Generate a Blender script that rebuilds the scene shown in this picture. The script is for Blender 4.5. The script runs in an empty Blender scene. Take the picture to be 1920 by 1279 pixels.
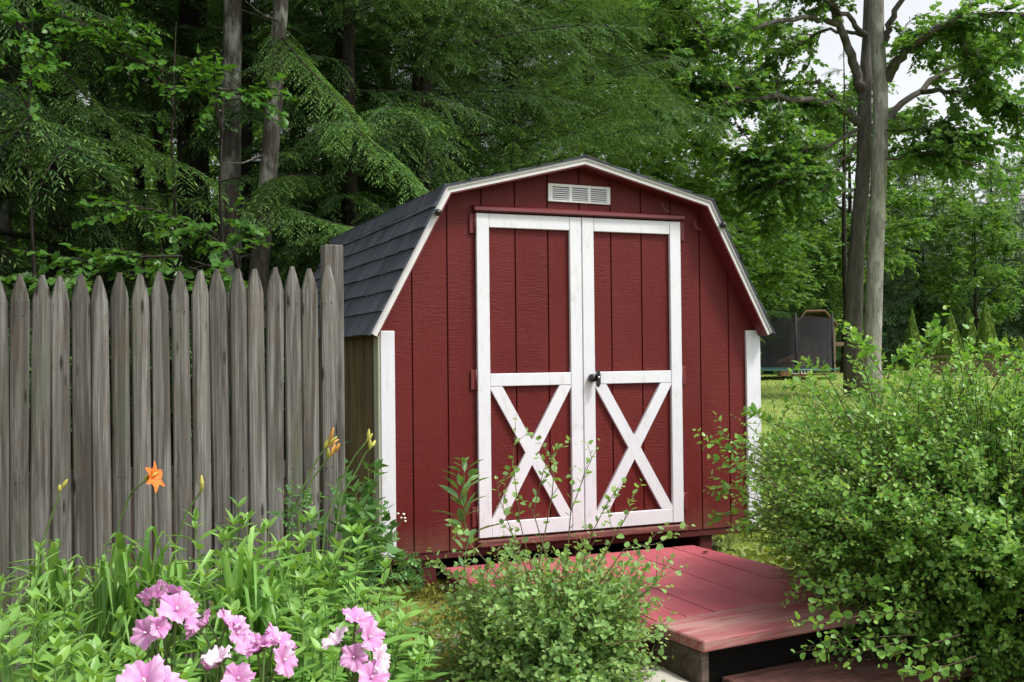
import bpy, math, random
import numpy as np
from mathutils import Matrix, Vector

sc = bpy.context.scene
COL = sc.collection
R = np.random.RandomState(7)
random.seed(7)
pi = math.pi

# ------------------------------------------------------------------ camera
F, PIT, ROL, YAW, PX, PY = 1964.6, 0.0127114, -0.0104821, 0.391625, -0.75, 5.60341
CAMZ = 1.5
cp, sp, cr, sr = math.cos(PIT), math.sin(PIT), math.cos(ROL), math.sin(ROL)
FWD = np.array([0, cp, sp]); _u0 = np.array([0, -sp, cp]); _r0 = np.array([1., 0, 0])
RT = cr * _r0 + sr * _u0
UP = -sr * _r0 + cr * _u0
cam = bpy.data.cameras.new('camera'); cam_o = bpy.data.objects.new('camera', cam); COL.objects.link(cam_o)
cam.lens = F / 1920 * 36.0; cam.sensor_width = 36.0; cam.clip_end = 2000; cam.clip_start = 0.05
cam_o.matrix_world = Matrix(((RT[0], UP[0], -FWD[0], 0), (RT[1], UP[1], -FWD[1], 0), (RT[2], UP[2], -FWD[2], CAMZ), (0, 0, 0, 1)))
sc.camera = cam_o

def at(x, y, Y):
    """photo pixel + distance -> point of the place"""
    d = FWD + (x - 960) / F * RT - (y - 639.5) / F * UP
    d = d * (Y / d[1])
    return np.array([d[0], Y, d[2] + CAMZ])

def sstep(a, b, x):
    t = np.clip((x - a) / (b - a), 0, 1); return t * t * (3 - 2 * t)

def ground_z(x, y):
    x = np.asarray(x, float); y = np.asarray(y, float)
    z = 0.24 * sstep(3.7, 5.3, y) + 0.34 * sstep(9, 38, y) + 0.5 * sstep(45, 140, y)
    z = z + 0.02 * np.sin(x * 1.7 + y * .9) * np.sin(y * 1.3 - x * .6) * sstep(0, 3, np.abs(y - 5.2))
    return z

du = np.array([math.cos(YAW), math.sin(YAW), 0]); dv = np.array([-math.sin(YAW), math.cos(YAW), 0])
def shed_pt(u, v, z=0.):
    return np.array([PX, PY, 0]) + du * u + dv * v + np.array([0, 0, z])

# ------------------------------------------------------------------ mesh builder
class MB:
    def __init__(s):
        s.V = []; s.n = 0; s.L = []; s.T = []; s.M = []; s.A = []; s.S = []
    def add(s, V, faces, mat=0, tip=None, smooth=False):
        V = np.asarray(V, float).reshape(-1, 3)
        s.L.append(np.concatenate([np.asarray(f, np.int64) for f in faces]) + s.n); s.T.append(np.array([len(f) for f in faces]))
        s.M.append(np.full(len(faces), mat)); s.S.append(np.full(len(faces), smooth))
        s.V.append(V); s.A.append(np.zeros(len(V)) if tip is None else np.broadcast_to(np.asarray(tip, float), (len(V),)))
        s.n += len(V)
    def inst(s, tv, tf, P, Fr, S, mat=0, tip=None):
        """many copies of a small template; P (N,3) Fr (N,3,3) columns = axes, S (N,) or (N,3)"""
        P = np.asarray(P); N = len(P)
        if N == 0: return
        S = np.asarray(S, float)
        if S.ndim == 1: S = np.repeat(S[:, None], 3, 1)
        W = np.einsum('nij,kj->nki', Fr * S[:, None, :], tv) + P[:, None, :]
        k = len(tv)
        base = (np.arange(N) * k + s.n)
        groups = {}
        for f in tf: groups.setdefault(len(f), []).append(f)
        for q, fs in groups.items():
            fa = np.array(fs)
            L = (base[:, None, None] + fa[None]).reshape(-1)
            s.L.append(L); s.T.append(np.full(N * len(fs), q)); s.M.append(np.full(N * len(fs), mat)); s.S.append(np.full(N * len(fs), True))
        s.V.append(W.reshape(-1, 3))
        if tip is None: a = np.zeros(N * k)
        else: a = np.repeat(np.asarray(tip, float), k)
        s.A.append(a); s.n += N * k
    def box(s, a, b, mat=0, ax=None, o=None):
        x0, y0, z0 = a; x1, y1, z1 = b
        V = np.array([[x0, y0, z0], [x1, y0, z0], [x1, y1, z0], [x0, y1, z0], [x0, y0, z1], [x1, y0, z1], [x1, y1, z1], [x0, y1, z1]], float)
        if ax is not None: V = V @ np.asarray(ax).T
        if o is not None: V = V + o
        s.add(V, [(3, 2, 1, 0), (4, 5, 6, 7), (0, 1, 5, 4), (1, 2, 6, 5), (2, 3, 7, 6), (3, 0, 4, 7)], mat)
    def bbox(s, a, b, bev=.004, mat=0):
        """box with chamfered long edges"""
        x0, y0, z0 = a; x1, y1, z1 = b
        c = bev
        V = []; 
        for (x, sx) in ((x0, 1), (x1, -1)):
            for (y, sy) in ((y0, 1), (y1, -1)):
                for (z, sz) in ((z0, 1), (z1, -1)):
                    V += [(x, y + sy * c, z + sz * c), (x + sx * c, y, z + sz * c), (x + sx * c, y + sy * c, z)]
        def i(a, b, d, k): return ((a * 2 + b) * 2 + d) * 3 + k
        Fc = []
        for a_ in (0, 1): Fc.append([i(a_, 0, 0, 0), i(a_, 1, 0, 0), i(a_, 1, 1, 0), i(a_, 0, 1, 0)])
        for a_ in (0, 1): Fc.append([i(0, a_, 0, 1), i(1, a_, 0, 1), i(1, a_, 1, 1), i(0, a_, 1, 1)])
        for a_ in (0, 1): Fc.append([i(0, 0, a_, 2), i(1, 0, a_, 2), i(1, 1, a_, 2), i(0, 1, a_, 2)])
        for b_ in (0, 1):
            for d_ in (0, 1):
                Fc.append([i(0, b_, d_, 1), i(1, b_, d_, 1), i(1, b_, d_, 2), i(0, b_, d_, 2)])
                Fc.append([i(b_, 0, d_, 0), i(b_, 1, d_, 0), i(b_, 1, d_, 2), i(b_, 0, d_, 2)])
                Fc.append([i(b_, d_, 0, 0), i(b_, d_, 1, 0), i(b_, d_, 1, 1), i(b_, d_, 0, 1)])
        for a_ in (0, 1):
            for b_ in (0, 1):
                for d_ in (0, 1): Fc.append([i(a_, b_, d_, 0), i(a_, b_, d_, 1), i(a_, b_, d_, 2)])
        V = np.array(V, float); ctr = V.mean(0)
        out = []
        for f in Fc:
            p = V[f]; nn = np.cross(p[1] - p[0], p[2] - p[0])
            out.append(f if nn @ (p.mean(0) - ctr) > 0 else f[::-1])
        s.add(V, out, mat)
    def tube(s, pts, rad, n=8, mat=0, cap=True, tip=None):
        P = np.asarray(pts, float); m = len(P)
        rad = np.broadcast_to(np.asarray(rad, float), (m,))
        T = np.gradient(P, axis=0); T /= np.linalg.norm(T, axis=1)[:, None] + 1e-9
        ref = np.array([0, 0, 1.]) if abs(T[:, 2]).mean() < .8 else np.array([1., 0, 0])
        A = np.cross(T, ref); A /= np.linalg.norm(A, axis=1)[:, None] + 1e-9
        B = np.cross(T, A)
        th = np.arange(n) * 2 * pi / n
        ring = P[:, None] + rad[:, None, None] * (np.cos(th)[None, :, None] * A[:, None] + np.sin(th)[None, :, None] * B[:, None])
        V = ring.reshape(-1, 3)
        i, j = np.meshgrid(np.arange(m - 1), np.arange(n), indexing='ij')
        j2 = (j + 1) % n
        q = np.stack([i * n + j, (i + 1) * n + j, (i + 1) * n + j2, i * n + j2], -1).reshape(-1, 4)
        fs = [tuple(x) for x in q] if m * n < 4000 else list(map(tuple, q))
        if cap: fs += [tuple(range(n)), tuple((m - 1) * n + k for k in range(n - 1, -1, -1))]
        s.add(V, fs, mat, smooth=True, tip=tip)
    def lathe(s, prof, n=16, mat=0, ax=None, o=None, smooth=True):
        prof = np.asarray(prof, float); m = len(prof); th = np.arange(n) * 2 * pi / n
        V = np.stack([prof[:, 0][:, None] * np.cos(th), prof[:, 0][:, None] * np.sin(th), np.repeat(prof[:, 1][:, None], n, 1)], -1).reshape(-1, 3)
        if ax is not None: V = V @ np.asarray(ax).T
        if o is not None: V = V + o
        fs = [(i * n + j, i * n + (j + 1) % n, (i + 1) * n + (j + 1) % n, (i + 1) * n + j) for i in range(m - 1) for j in range(n)]
        fs += [tuple(range(n - 1, -1, -1)), tuple((m - 1) * n + k for k in range(n))]
        s.add(V, fs, mat, smooth=smooth)
    def prism(s, poly, lo, hi, axis=1, mat=0):
        """poly of 2D points extruded along axis (0 x,1 y,2 z)"""
        P = np.asarray(poly, float); n = len(P); V = []
        for t in (lo, hi):
            for a, b in P:
                V.append({0: (t, a, b), 1: (a, t, b), 2: (a, b, t)}[axis])
        fs = [tuple(range(n)), tuple(range(2 * n - 1, n - 1, -1))] + [(i, n + i, n + (i + 1) % n, (i + 1) % n) for i in range(n)]
        s.add(V, fs, mat)
    def build(s, name, mats, parent=None, norm=False):
        me = bpy.data.meshes.new(name)
        V = np.concatenate(s.V); L = np.concatenate([np.asarray(l).reshape(-1) for l in s.L]); T = np.concatenate(s.T)
        me.vertices.add(len(V)); me.vertices.foreach_set('co', V.reshape(-1))
        me.loops.add(len(L)); me.loops.foreach_set('vertex_index', L.astype(np.int32))
        me.polygons.add(len(T)); st = np.concatenate([[0], np.cumsum(T)[:-1]])
        me.polygons.foreach_set('loop_start', st.astype(np.int32))
        try: me.polygons.foreach_set('loop_total', T.astype(np.int32))
        except Exception: pass
        me.polygons.foreach_set('material_index', np.concatenate(s.M).astype(np.int32))
        me.polygons.foreach_set('use_smooth', np.concatenate(s.S).astype(bool))
        A = np.concatenate(s.A)
        if A.any():
            at_ = me.attributes.new('tip', 'FLOAT', 'POINT'); at_.data.foreach_set('value', A.astype(np.float32))
        me.update(calc_edges=True); me.validate()
        for m in (mats if isinstance(mats, (list, tuple)) else [mats]): me.materials.append(m)
        o = bpy.data.objects.new(name, me); COL.objects.link(o)
        if norm:
            import bmesh
            b = bmesh.new(); b.from_mesh(me); bmesh.ops.recalc_face_normals(b, faces=b.faces); b.to_mesh(me); b.free()
        if parent is not None: o.parent = parent
        return o

def empty(name, loc=(0, 0, 0), rz=0.):
    o = bpy.data.objects.new(name, None); COL.objects.link(o)
    o.empty_display_size = .2
    o.location = tuple(float(c) for c in loc); o.rotation_euler = (0, 0, rz); return o
def tag(o, label, cat, group=None, kind=None):
    o['label'] = label; o['category'] = cat
    if group: o['group'] = group
    if kind: o['kind'] = kind
    return o
def structure(o): o['kind'] = 'structure'; return o
def copy_tree(o, parent=None):
    c = o.copy(); COL.objects.link(c); c.parent = parent
    for ch in list(o.children): copy_tree(ch, c)
    return c

# ------------------------------------------------------------------ materials
def new_mat(name):
    m = bpy.data.materials.new(name); m.use_nodes = True
    nt = m.node_tree; nt.nodes.clear()
    out = nt.nodes.new('ShaderNodeOutputMaterial')
    return m, nt, out
def N(nt, typ, ins=None, **kw):
    n = nt.nodes.new('ShaderNode' + typ)
    for k, v in kw.items(): setattr(n, k, v)
    for k, v in (ins or {}).items():
        s = n.inputs[k]
        if hasattr(v, 'is_linked') or isinstance(v, bpy.types.NodeSocket): nt.links.new(v, s)
        else: s.default_value = v
    return n
def ramp(nt, fac, stops, interp='LINEAR'):
    n = nt.nodes.new('ShaderNodeValToRGB'); n.color_ramp.interpolation = interp
    e = n.color_ramp.elements
    while len(e) < len(stops): e.new(.5)
    for k, (p, c) in enumerate(stops):
        e[k].position = p; e[k].color = (c[0], c[1], c[2], 1) if not isinstance(c, (int, float)) else (c, c, c, 1)
    nt.links.new(fac, n.inputs[0]); return n.outputs[0]
def mixc(nt, fac, a, b, mode='MIX'):
    n = nt.nodes.new('ShaderNodeMix'); n.data_type = 'RGBA'; n.blend_type = mode; n.clamp_factor = True
    for sck, v in ((n.inputs[0], fac), (n.inputs[6], a), (n.inputs[7], b)):
        if isinstance(v, bpy.types.NodeSocket): nt.links.new(v, sck)
        elif isinstance(v, (int, float)): sck.default_value = v
        else: sck.default_value = (v[0], v[1], v[2], 1)
    return n.outputs[2]
def math_(nt, op, a, b=0., clamp=False):
    n = nt.nodes.new('ShaderNodeMath'); n.operation = op; n.use_clamp = clamp
    for k, v in ((0, a), (1, b)):
        if isinstance(v, bpy.types.NodeSocket): nt.links.new(v, n.inputs[k])
        else: n.inputs[k].default_value = v
    return n.outputs[0]
def coords(nt, scale=(1, 1, 1), rnd=False, kind='Object'):
    tc = nt.nodes.new('ShaderNodeTexCoord')
    mp = nt.nodes.new('ShaderNodeMapping'); mp.inputs['Scale'].default_value = scale
    src = tc.outputs[kind]
    if rnd:
        oi = nt.nodes.new('ShaderNodeObjectInfo')
        vm = nt.nodes.new('ShaderNodeVectorMath'); vm.operation = 'MULTIPLY_ADD'
        cb = nt.nodes.new('ShaderNodeCombineXYZ')
        nt.links.new(oi.outputs['Random'], cb.inputs[0]); nt.links.new(oi.outputs['Random'], cb.inputs[2])
        nt.links.new(cb.outputs[0], vm.inputs[0]); vm.inputs[1].default_value = (31, 17, 57); nt.links.new(src, vm.inputs[2]); src = vm.outputs[0]
    nt.links.new(src, mp.inputs[0]); return mp.outputs[0]
def noise(nt, vec, scale, detail=4, rough=.55, dist=0.):
    n = N(nt, 'TexNoise', {'Scale': scale, 'Detail': detail, 'Roughness': rough, 'Distortion': dist})
    nt.links.new(vec, n.inputs['Vector']); return n.outputs[0]
def bsdf(nt, out, color, rough=.6, spec=.4, bump=None, bstr=.3, bdist=.01, metal=0., coat=0.):
    b = N(nt, 'BsdfPrincipled', {'Roughness': rough, 'Specular IOR Level': spec, 'Metallic': metal})
    if isinstance(color, bpy.types.NodeSocket): nt.links.new(color, b.inputs['Base Color'])
    else: b.inputs['Base Color'].default_value = (*color, 1)
    if bump is not None:
        bm = N(nt, 'Bump', {'Strength': bstr, 'Distance': bdist}); nt.links.new(bump, bm.inputs['Height'])
        nt.links.new(bm.outputs[0], b.inputs['Normal'])
    nt.links.new(b.outputs[0], out.inputs[0]); return b

def mat_plain(name, c, rough=.6, spec=.4, metal=0., var=.15, scale=30.):
    m, nt, out = new_mat(name)
    nz = noise(nt, coords(nt), scale, 4)
    col = mixc(nt, nz, tuple(x * (1 - var) for x in c), tuple(min(1, x * (1 + var)) for x in c))
    bsdf(nt, out, col, rough, spec, nz, .15, .003, metal); return m

def mat_leaf(name, cols, tipc=None, rough=.45, trans=.35, spec=.35, tcol=1.3):
    m, nt, out = new_mat(name)
    g = nt.nodes.new('ShaderNodeNewGeometry')
    c = ramp(nt, g.outputs['Random Per Island'], [(i / max(1, len(cols) - 1), x) for i, x in enumerate(cols)])
    oi = nt.nodes.new('ShaderNodeObjectInfo')
    hs = N(nt, 'HueSaturation', {'Saturation': 1.0}); nt.links.new(c, hs.inputs['Color'])
    nt.links.new(math_(nt, 'MULTIPLY_ADD', oi.outputs['Random'], .3), hs.inputs['Value'])
    hs.inputs['Value'].default_value = 1
    vv = nt.nodes.new('ShaderNodeMath'); vv.operation = 'MULTIPLY_ADD'; vv.inputs[1].default_value = .35; vv.inputs[2].default_value = .82
    nt.links.new(oi.outputs['Random'], vv.inputs[0]); nt.links.new(vv.outputs[0], hs.inputs['Value'])
    c = hs.outputs[0]
    if tipc is not None:
        a = nt.nodes.new('ShaderNodeAttribute'); a.attribute_name = 'tip'
        c = mixc(nt, a.outputs['Fac'], c, tipc)
    b = N(nt, 'BsdfPrincipled', {'Roughness': rough, 'Specular IOR Level': spec}); nt.links.new(c, b.inputs['Base Color'])
    t = nt.nodes.new('ShaderNodeBsdfTranslucent')
    nt.links.new(mixc(nt, 1.0, c, (tcol * 1.05, tcol, tcol * .45), 'MULTIPLY'), t.inputs[0])
    mx = nt.nodes.new('ShaderNodeMixShader'); mx.inputs[0].default_value = trans
    nt.links.new(b.outputs[0], mx.inputs[1]); nt.links.new(t.outputs[0], mx.inputs[2]); nt.links.new(mx.outputs[0], out.inputs[0])
    return m

def mat_bark(name, dark, light, lichen=None, amt=.5, vs=1.6):
    m, nt, out = new_mat(name)
    v = coords(nt, (9, 9, vs), rnd=True)
    n1 = noise(nt, v, 2.4, 8, .65, .4)
    n2 = noise(nt, coords(nt, (3, 3, 1.2), rnd=True), 1.6, 5, .6)
    c = mixc(nt, ramp(nt, n1, [(.3, 0.), (.68, 1.)]), dark, light)
    if lichen:
        c = mixc(nt, math_(nt, 'MULTIPLY', ramp(nt, n2, [(.5, 0.), (.62, 1.)]), amt), c, lichen)
    bsdf(nt, out, c, .9, .15, n1, .8, .03); return m

def mat_weathered(name, a, b, gs=(45, 45, 1.6), knots=True, green=.0, rnd=True, grain_axis=2):
    m, nt, out = new_mat(name)
    v = coords(nt, gs, rnd=rnd)
    n1 = noise(nt, v, 1.0, 8, .68, .9)
    n2 = noise(nt, coords(nt, (7, 7, 2.2), rnd=rnd), 1., 4, .6, .5)
    c = mixc(nt, ramp(nt, n1, [(.34, 0.), (.64, 1.)]), a, b)
    c = mixc(nt, ramp(nt, n2, [(.35, .55), (.65, 0.)]), c, tuple(x * .55 for x in a))
    oi = nt.nodes.new('ShaderNodeObjectInfo')
    if rnd: c = mixc(nt, .3, c, ramp(nt, oi.outputs['Random'], [(0, tuple(x * .7 for x in b)), (.3, (b[0] * .9, b[1] * .95, b[2])), (.6, (b[0] * .85, b[1] * .72, b[2] * .6)), (1, tuple(x * 1.15 for x in b))]))
    if green:
        n3 = noise(nt, coords(nt, (5, 5, 1.5), rnd=rnd), 1.3, 3)
        c = mixc(nt, math_(nt, 'MULTIPLY', ramp(nt, n3, [(.45, 0.), (.7, 1.)]), green), c, (.09, .1, .05))
    if knots:
        vo = N(nt, 'TexVoronoi', {'Scale': 1.0, 'Randomness': 1.0}, feature='F1'); nt.links.new(coords(nt, (13, 13, 5.5), rnd=rnd), vo.inputs['Vector'])
        k = ramp(nt, vo.outputs['Distance'], [(.07, 1.), (.16, 0.)])
        c = mixc(nt, math_(nt, 'MULTIPLY', k, .85), c, (.025, .02, .016))
    bsdf(nt, out, c, .85, .2, n1, .5, .004); return m

GREEN = dict(
    hem=[(.010, .028, .012), (.018, .045, .018), (.028, .062, .022), (.016, .040, .020)],
    )
M = {}
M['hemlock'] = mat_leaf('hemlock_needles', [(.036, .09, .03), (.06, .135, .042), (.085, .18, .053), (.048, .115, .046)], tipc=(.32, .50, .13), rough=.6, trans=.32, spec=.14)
M['hemlock_hazed'] = mat_leaf('hazed_hemlock_needles', [(.07, .13, .065), (.10, .18, .085), (.13, .22, .10)], tipc=(.2, .33, .14), rough=.55, trans=.25)  # paler needle tones, distance haze put into the colour
M['maple'] = mat_leaf('broad_leaves', [(.075, .175, .04), (.12, .245, .05), (.165, .31, .06), (.08, .19, .055), (.20, .36, .07)], rough=.42, trans=.48, tcol=1.4)
M['oak'] = mat_leaf('big_tree_leaves', [(.07, .16, .04), (.105, .23, .055), (.15, .30, .065), (.085, .20, .065)], rough=.4, trans=.5, tcol=1.5)
M['sapling'] = mat_leaf('sapling_leaves', [(.05, .14, .022), (.075, .19, .028), (.10, .235, .038)], rough=.4, trans=.4)
M['currant'] = mat_leaf('shrub_leaves', [(.115, .265, .05), (.17, .37, .07), (.24, .45, .09), (.125, .29, .065), (.29, .49, .11)], tipc=(.46, .62, .16), rough=.38, trans=.4, spec=.4)
M['currant_pale'] = mat_leaf('small_shrub_leaves', [(.155, .285, .09), (.215, .37, .12), (.275, .44, .15), (.17, .31, .125)], tipc=(.42, .58, .17), rough=.55, trans=.36, spec=.22)
M['lance'] = mat_leaf('perennial_leaves', [(.095, .22, .05), (.145, .31, .068), (.21, .40, .092), (.115, .255, .072)], tipc=(.30, .49, .11), rough=.38, trans=.35)
M['strap'] = mat_leaf('strap_leaves', [(.13, .28, .06), (.20, .39, .085), (.29, .48, .13)], rough=.38, trans=.3)
M['vine'] = mat_leaf('vine_leaves', [(.045, .13, .03), (.075, .18, .045), (.11, .24, .06)], rough=.4, trans=.3)
M['weed'] = mat_leaf('weed_leaves', [(.08, .19, .06), (.12, .25, .08), (.16, .31, .10)], rough=.42, trans=.3)
M['cedar'] = mat_leaf('arborvitae_sprays', [(.06, .13, .025), (.09, .18, .035), (.12, .22, .045)], tipc=(.28, .42, .08), rough=.5, trans=.25)
M['grass'] = mat_leaf('grass_blades', [(.18, .28, .06), (.25, .37, .08), (.32, .43, .105), (.36, .40, .13)], rough=.5, trans=.3)
M['moss'] = mat_leaf('moss_tufts', [(.11, .115, .018), (.17, .175, .028), (.23, .25, .04), (.28, .33, .07)], rough=.8, trans=.15, spec=.1)
M['stem'] = mat_plain('green_stem', (.10, .17, .045), .5, .3, var=.3)
M['twig'] = mat_plain('brown_twig', (.085, .06, .042), .8, .2, var=.35)
M['twig_red'] = mat_plain('reddish_twig', (.17, .13, .075), .7, .25, var=.3)
M['bark_grey'] = mat_bark('grey_bark', (.03, .027, .022), (.125, .112, .098), (.36, .37, .335), .8)
M['bark_dark'] = mat_bark('dark_bark', (.012, .010, .009), (.045, .038, .032))
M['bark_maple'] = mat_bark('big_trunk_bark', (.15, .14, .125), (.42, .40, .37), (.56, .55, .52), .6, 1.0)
M['bark_shade'] = mat_bark('shaded_rear_bark', (.06, .054, .048), (.17, .155, .138), (.24, .235, .22), .3, 1.0)  # darker copy of the front trunk bark, shade put into the colour
M['limb'] = mat_bark('limb_bark', (.05, .045, .04), (.14, .125, .11), (.25, .25, .23), .35)
# ------------------------------------------------------------------ shed materials
def mat_red_siding():
    m, nt, out = new_mat('red_painted_siding')
    v = coords(nt, (9, 9, 70))
    n1 = noise(nt, v, 1.0, 5, .65, 1.6)
    n2 = noise(nt, coords(nt, (1.6, 1.6, 1.0)), 2.0, 4, .55)
    n3 = noise(nt, coords(nt, (70, 70, 16)), 1.0, 3, .6, .8)
    patch = ramp(nt, noise(nt, coords(nt, (3.2, 3.2, 1.1)), 1.5, 3), [(.36, .15), (.62, 1.)])
    c = mixc(nt, n2, (.088, .0105, .0105), (.118, .0145, .0142))
    c = mixc(nt, ramp(nt, n1, [(.64, 0.), (.84, .22)]), c, (.21, .045, .042))
    wear = ramp(nt, noise(nt, coords(nt, (26, 26, 9)), 1.0, 3, .7, .6), [(.74, 0.), (.80, .45)])
    c = mixc(nt, wear, c, (.30, .10, .085))
    h = math_(nt, 'ADD', math_(nt, 'MULTIPLY', n1, patch), math_(nt, 'MULTIPLY', n3, .35))
    sz = nt.nodes.new('ShaderNodeSeparateXYZ'); nt.links.new(coords(nt), sz.inputs[0])
    spl = math_(nt, 'ADD', sz.outputs[2], math_(nt, 'MULTIPLY', noise(nt, coords(nt, (9, 9, 3)), 1., 4), -.30))
    c = mixc(nt, ramp(nt, spl, [(.02, .55), (.22, 0.)]), c, (.16, .085, .06))
    fade = ramp(nt, noise(nt, coords(nt, (1.1, 1.1, .5)), 1.3, 3), [(.4, 0.), (.75, .45)])
    c = mixc(nt, fade, c, (.165, .028, .025))
    bsdf(nt, out, c, .46, .17, h, .48, .010); return m
def mat_white_paint():
    m, nt, out = new_mat('white_painted_board')
    n1 = noise(nt, coords(nt, (60, 60, 6)), 1.0, 5, .6, .8)
    n2 = noise(nt, coords(nt, (3, 3, 3)), 1.6, 4, .6)
    c = mixc(nt, n2, (.60, .615, .66), (.71, .725, .765))
    c = mixc(nt, ramp(nt, noise(nt, coords(nt, (22, 22, 9)), 1., 5, .7), [(.54, 0.), (.76, .6)]), c, (.46, .45, .41))
    bsdf(nt, out, c, .42, .4, n1, .35, .004); return m
def mat_shingle():
    m, nt, out = new_mat('asphalt_shingle')
    g = nt.nodes.new('ShaderNodeNewGeometry')
    n1 = noise(nt, coords(nt), 260., 2, .7)
    n2 = noise(nt, coords(nt), 7., 4, .6)
    c = ramp(nt, g.outputs['Random Per Island'], [(0, (.048, .055, .072)), (.5, (.072, .082, .105)), (1, (.10, .112, .14))])
    c = mixc(nt, ramp(nt, n2, [(.35, 0.), (.7, .6)]), c, (.11, .122, .15))
    stp = noise(nt, coords(nt, (1.6, 19, 1.6)), 1., 4, .6, .3)
    c = mixc(nt, ramp(nt, stp, [(.46, 0.), (.58, .62)]), c, (.035, .04, .052))
    c = mixc(nt, ramp(nt, noise(nt, coords(nt), 55., 3, .8), [(.66, 0.), (.72, .5)]), c, (.17, .16, .13))
    c = mixc(nt, ramp(nt, n1, [(.35, .6), (.65, 0.)]), c, (.02, .022, .028))
    bsdf(nt, out, c, .85, .25, n1, .5, .004); return m
M['red'] = mat_red_siding(); M['white'] = mat_white_paint(); M['shingle'] = mat_shingle()
M['red_trim'] = mat_plain('red_painted_trim', (.13, .019, .021), .45, .4, var=.2, scale=18)
M['red_dark'] = mat_plain('red_painted_skid', (.085, .016, .017), .6, .3, var=.25, scale=14)
M['worn_sill'] = mat_weathered('worn_red_board', (.10, .035, .032), (.30, .13, .11), (2.5, 40, 40), knots=False, rnd=False)
M['side_wood'] = mat_weathered('brown_side_siding', (.07, .052, .023), (.19, .145, .066), (30, 30, 1.5), knots=False, rnd=False)
M['white_in_shade'] = mat_plain('shaded_corner_edge', (.36, .37, .28), .6, .3, var=.2, scale=12)  # white board edge with shade and green bounce put into the colour
M['grey_metal'] = mat_plain('drip_edge_metal', (.42, .42, .42), .5, .4, var=.2, scale=16)
M['black'] = mat_plain('black_plastic', (.012, .012, .014), .35, .5, var=.2)
M['steel'] = mat_plain('bright_steel', (.6, .6, .6), .3, .5, 1.0, var=.1)
M['vent_white'] = mat_plain('white_vent_plastic', (.66, .68, .69), .45, .4, var=.08, scale=8)
M['hook'] = mat_plain('dull_hook', (.16, .06, .05), .6, .3)
M['rake_white'] = mat_plain('weathered_white_rake', (.60, .60, .60), .5, .3, var=.16, scale=9)
M['dark'] = mat_plain('dark_void', (.01, .009, .008), .9, .1)  # near black standing in for unlit gaps

GZ = .22
shed = empty('barn_shed', shed_pt(0, 0, GZ), YAW)
tag(shed, 'red barn shed with white crossed double doors and a dark shingled gambrel roof', 'shed')
Z = lambda h: h + CAMZ - GZ          # height relative to the camera -> local z
OH = .11                            # overhang of the roof in front
DEP = 2.55
uL, uR = .05, 2.462
EL, BL, PK, BR, ER = (-.031, .117), (.394, .908), (1.231, 1.117), (2.070, .909), (2.500, .118)
def roofline(u):
    return np.interp(u, [EL[0], BL[0], PK[0], BR[0], ER[0]], [EL[1], BL[1], PK[1], BR[1], ER[1]])
WB = -1.075
# --- walls: one body with the eight inch grooves cut in
mb = MB()
def grooved(u0, u1, g0=.225, step=.2032, w=.009, d=.011):
    us = [(u0, 0.)]
    k = math.ceil((u0 - g0) / step)
    while g0 + k * step < u1 - .02:
        c = g0 + k * step
        if c > u0 + .02: us += [(c - w / 2, 0.), (c - w / 2 + .002, d), (c + w / 2 - .002, d), (c + w / 2, 0.)]
        k += 1
    us.append((u1, 0.)); return us
prof = grooved(uL, uR)
ex = sorted(set([p[0] for p in prof]))
pts = []
for (a, da), (b, db) in zip(prof[:-1], prof[1:]):
    pts.append((a, da))
    for q in (BL[0], PK[0], BR[0]):
        if a < q < b: pts.append((q, da))
pts.append(prof[-1])
V = []; 
for u, d in pts: V += [(u, d, Z(WB)), (u, d, Z(roofline(u) - .012))]
mb.add(V, [(2 * i, 2 * i + 2, 2 * i + 3, 2 * i + 1) for i in range(len(pts) - 1)])
rr = np.random.RandomState(4)
for uu in np.arange(.30, 2.4, .2032):
    for hh in np.arange(-.98, .9, .205):
        for s_ in (-.03, .03):
            u_ = uu + s_ + rr.uniform(-.006, .006); h_ = hh + rr.uniform(-.01, .01)
            if h_ < roofline(u_) - .08 and rr.rand() < .8: mb.lathe([(.0034, 0), (.0034, .0012)], 6, ax=np.array([[1, 0, 0], [0, 0, -1], [0, 1, 0]]), o=np.array([u_, 0, Z(h_)]), mat=1, smooth=False)
M['nail'] = mat_plain('painted_nail', (.085, .016, .015), .5, .3)
wall = mb.build('front_wall', [M['red'], M['nail']], shed)
for u, sgn in ((uL, 1), (uR, -1)):
    mb = MB()
    pr = []
    v = .0
    ys = grooved(.012, DEP, .15)
    V = []
    for y, d in ys: V += [(u + sgn * d, y, Z(WB)), (u + sgn * d, y, Z(.19))]
    mb.add(V, [(2 * i, 2 * i + 1, 2 * i + 3, 2 * i + 2) if sgn > 0 else (2 * i, 2 * i + 2, 2 * i + 3, 2 * i + 1) for i in range(len(ys) - 1)])
    o = mb.build('side_wall', [M['side_wood']], shed)
    o['label'] = 'unpainted dark brown side siding'
mb = MB()
bk = [(uL, WB), (uR, WB), (uR, .19), (BR[0], BR[1] - .03), (PK[0], PK[1] - .03), (BL[0], BL[1] - .03), (uL, .19)]
mb.prism([(a, Z(b)) for a, b in bk], DEP - .012, DEP)
mb.box((uL + .01, .02, Z(WB)), (uR - .01, DEP - .02, Z(WB) + .03))
mb.build('rear_wall', [M['side_wood']], shed)
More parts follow.
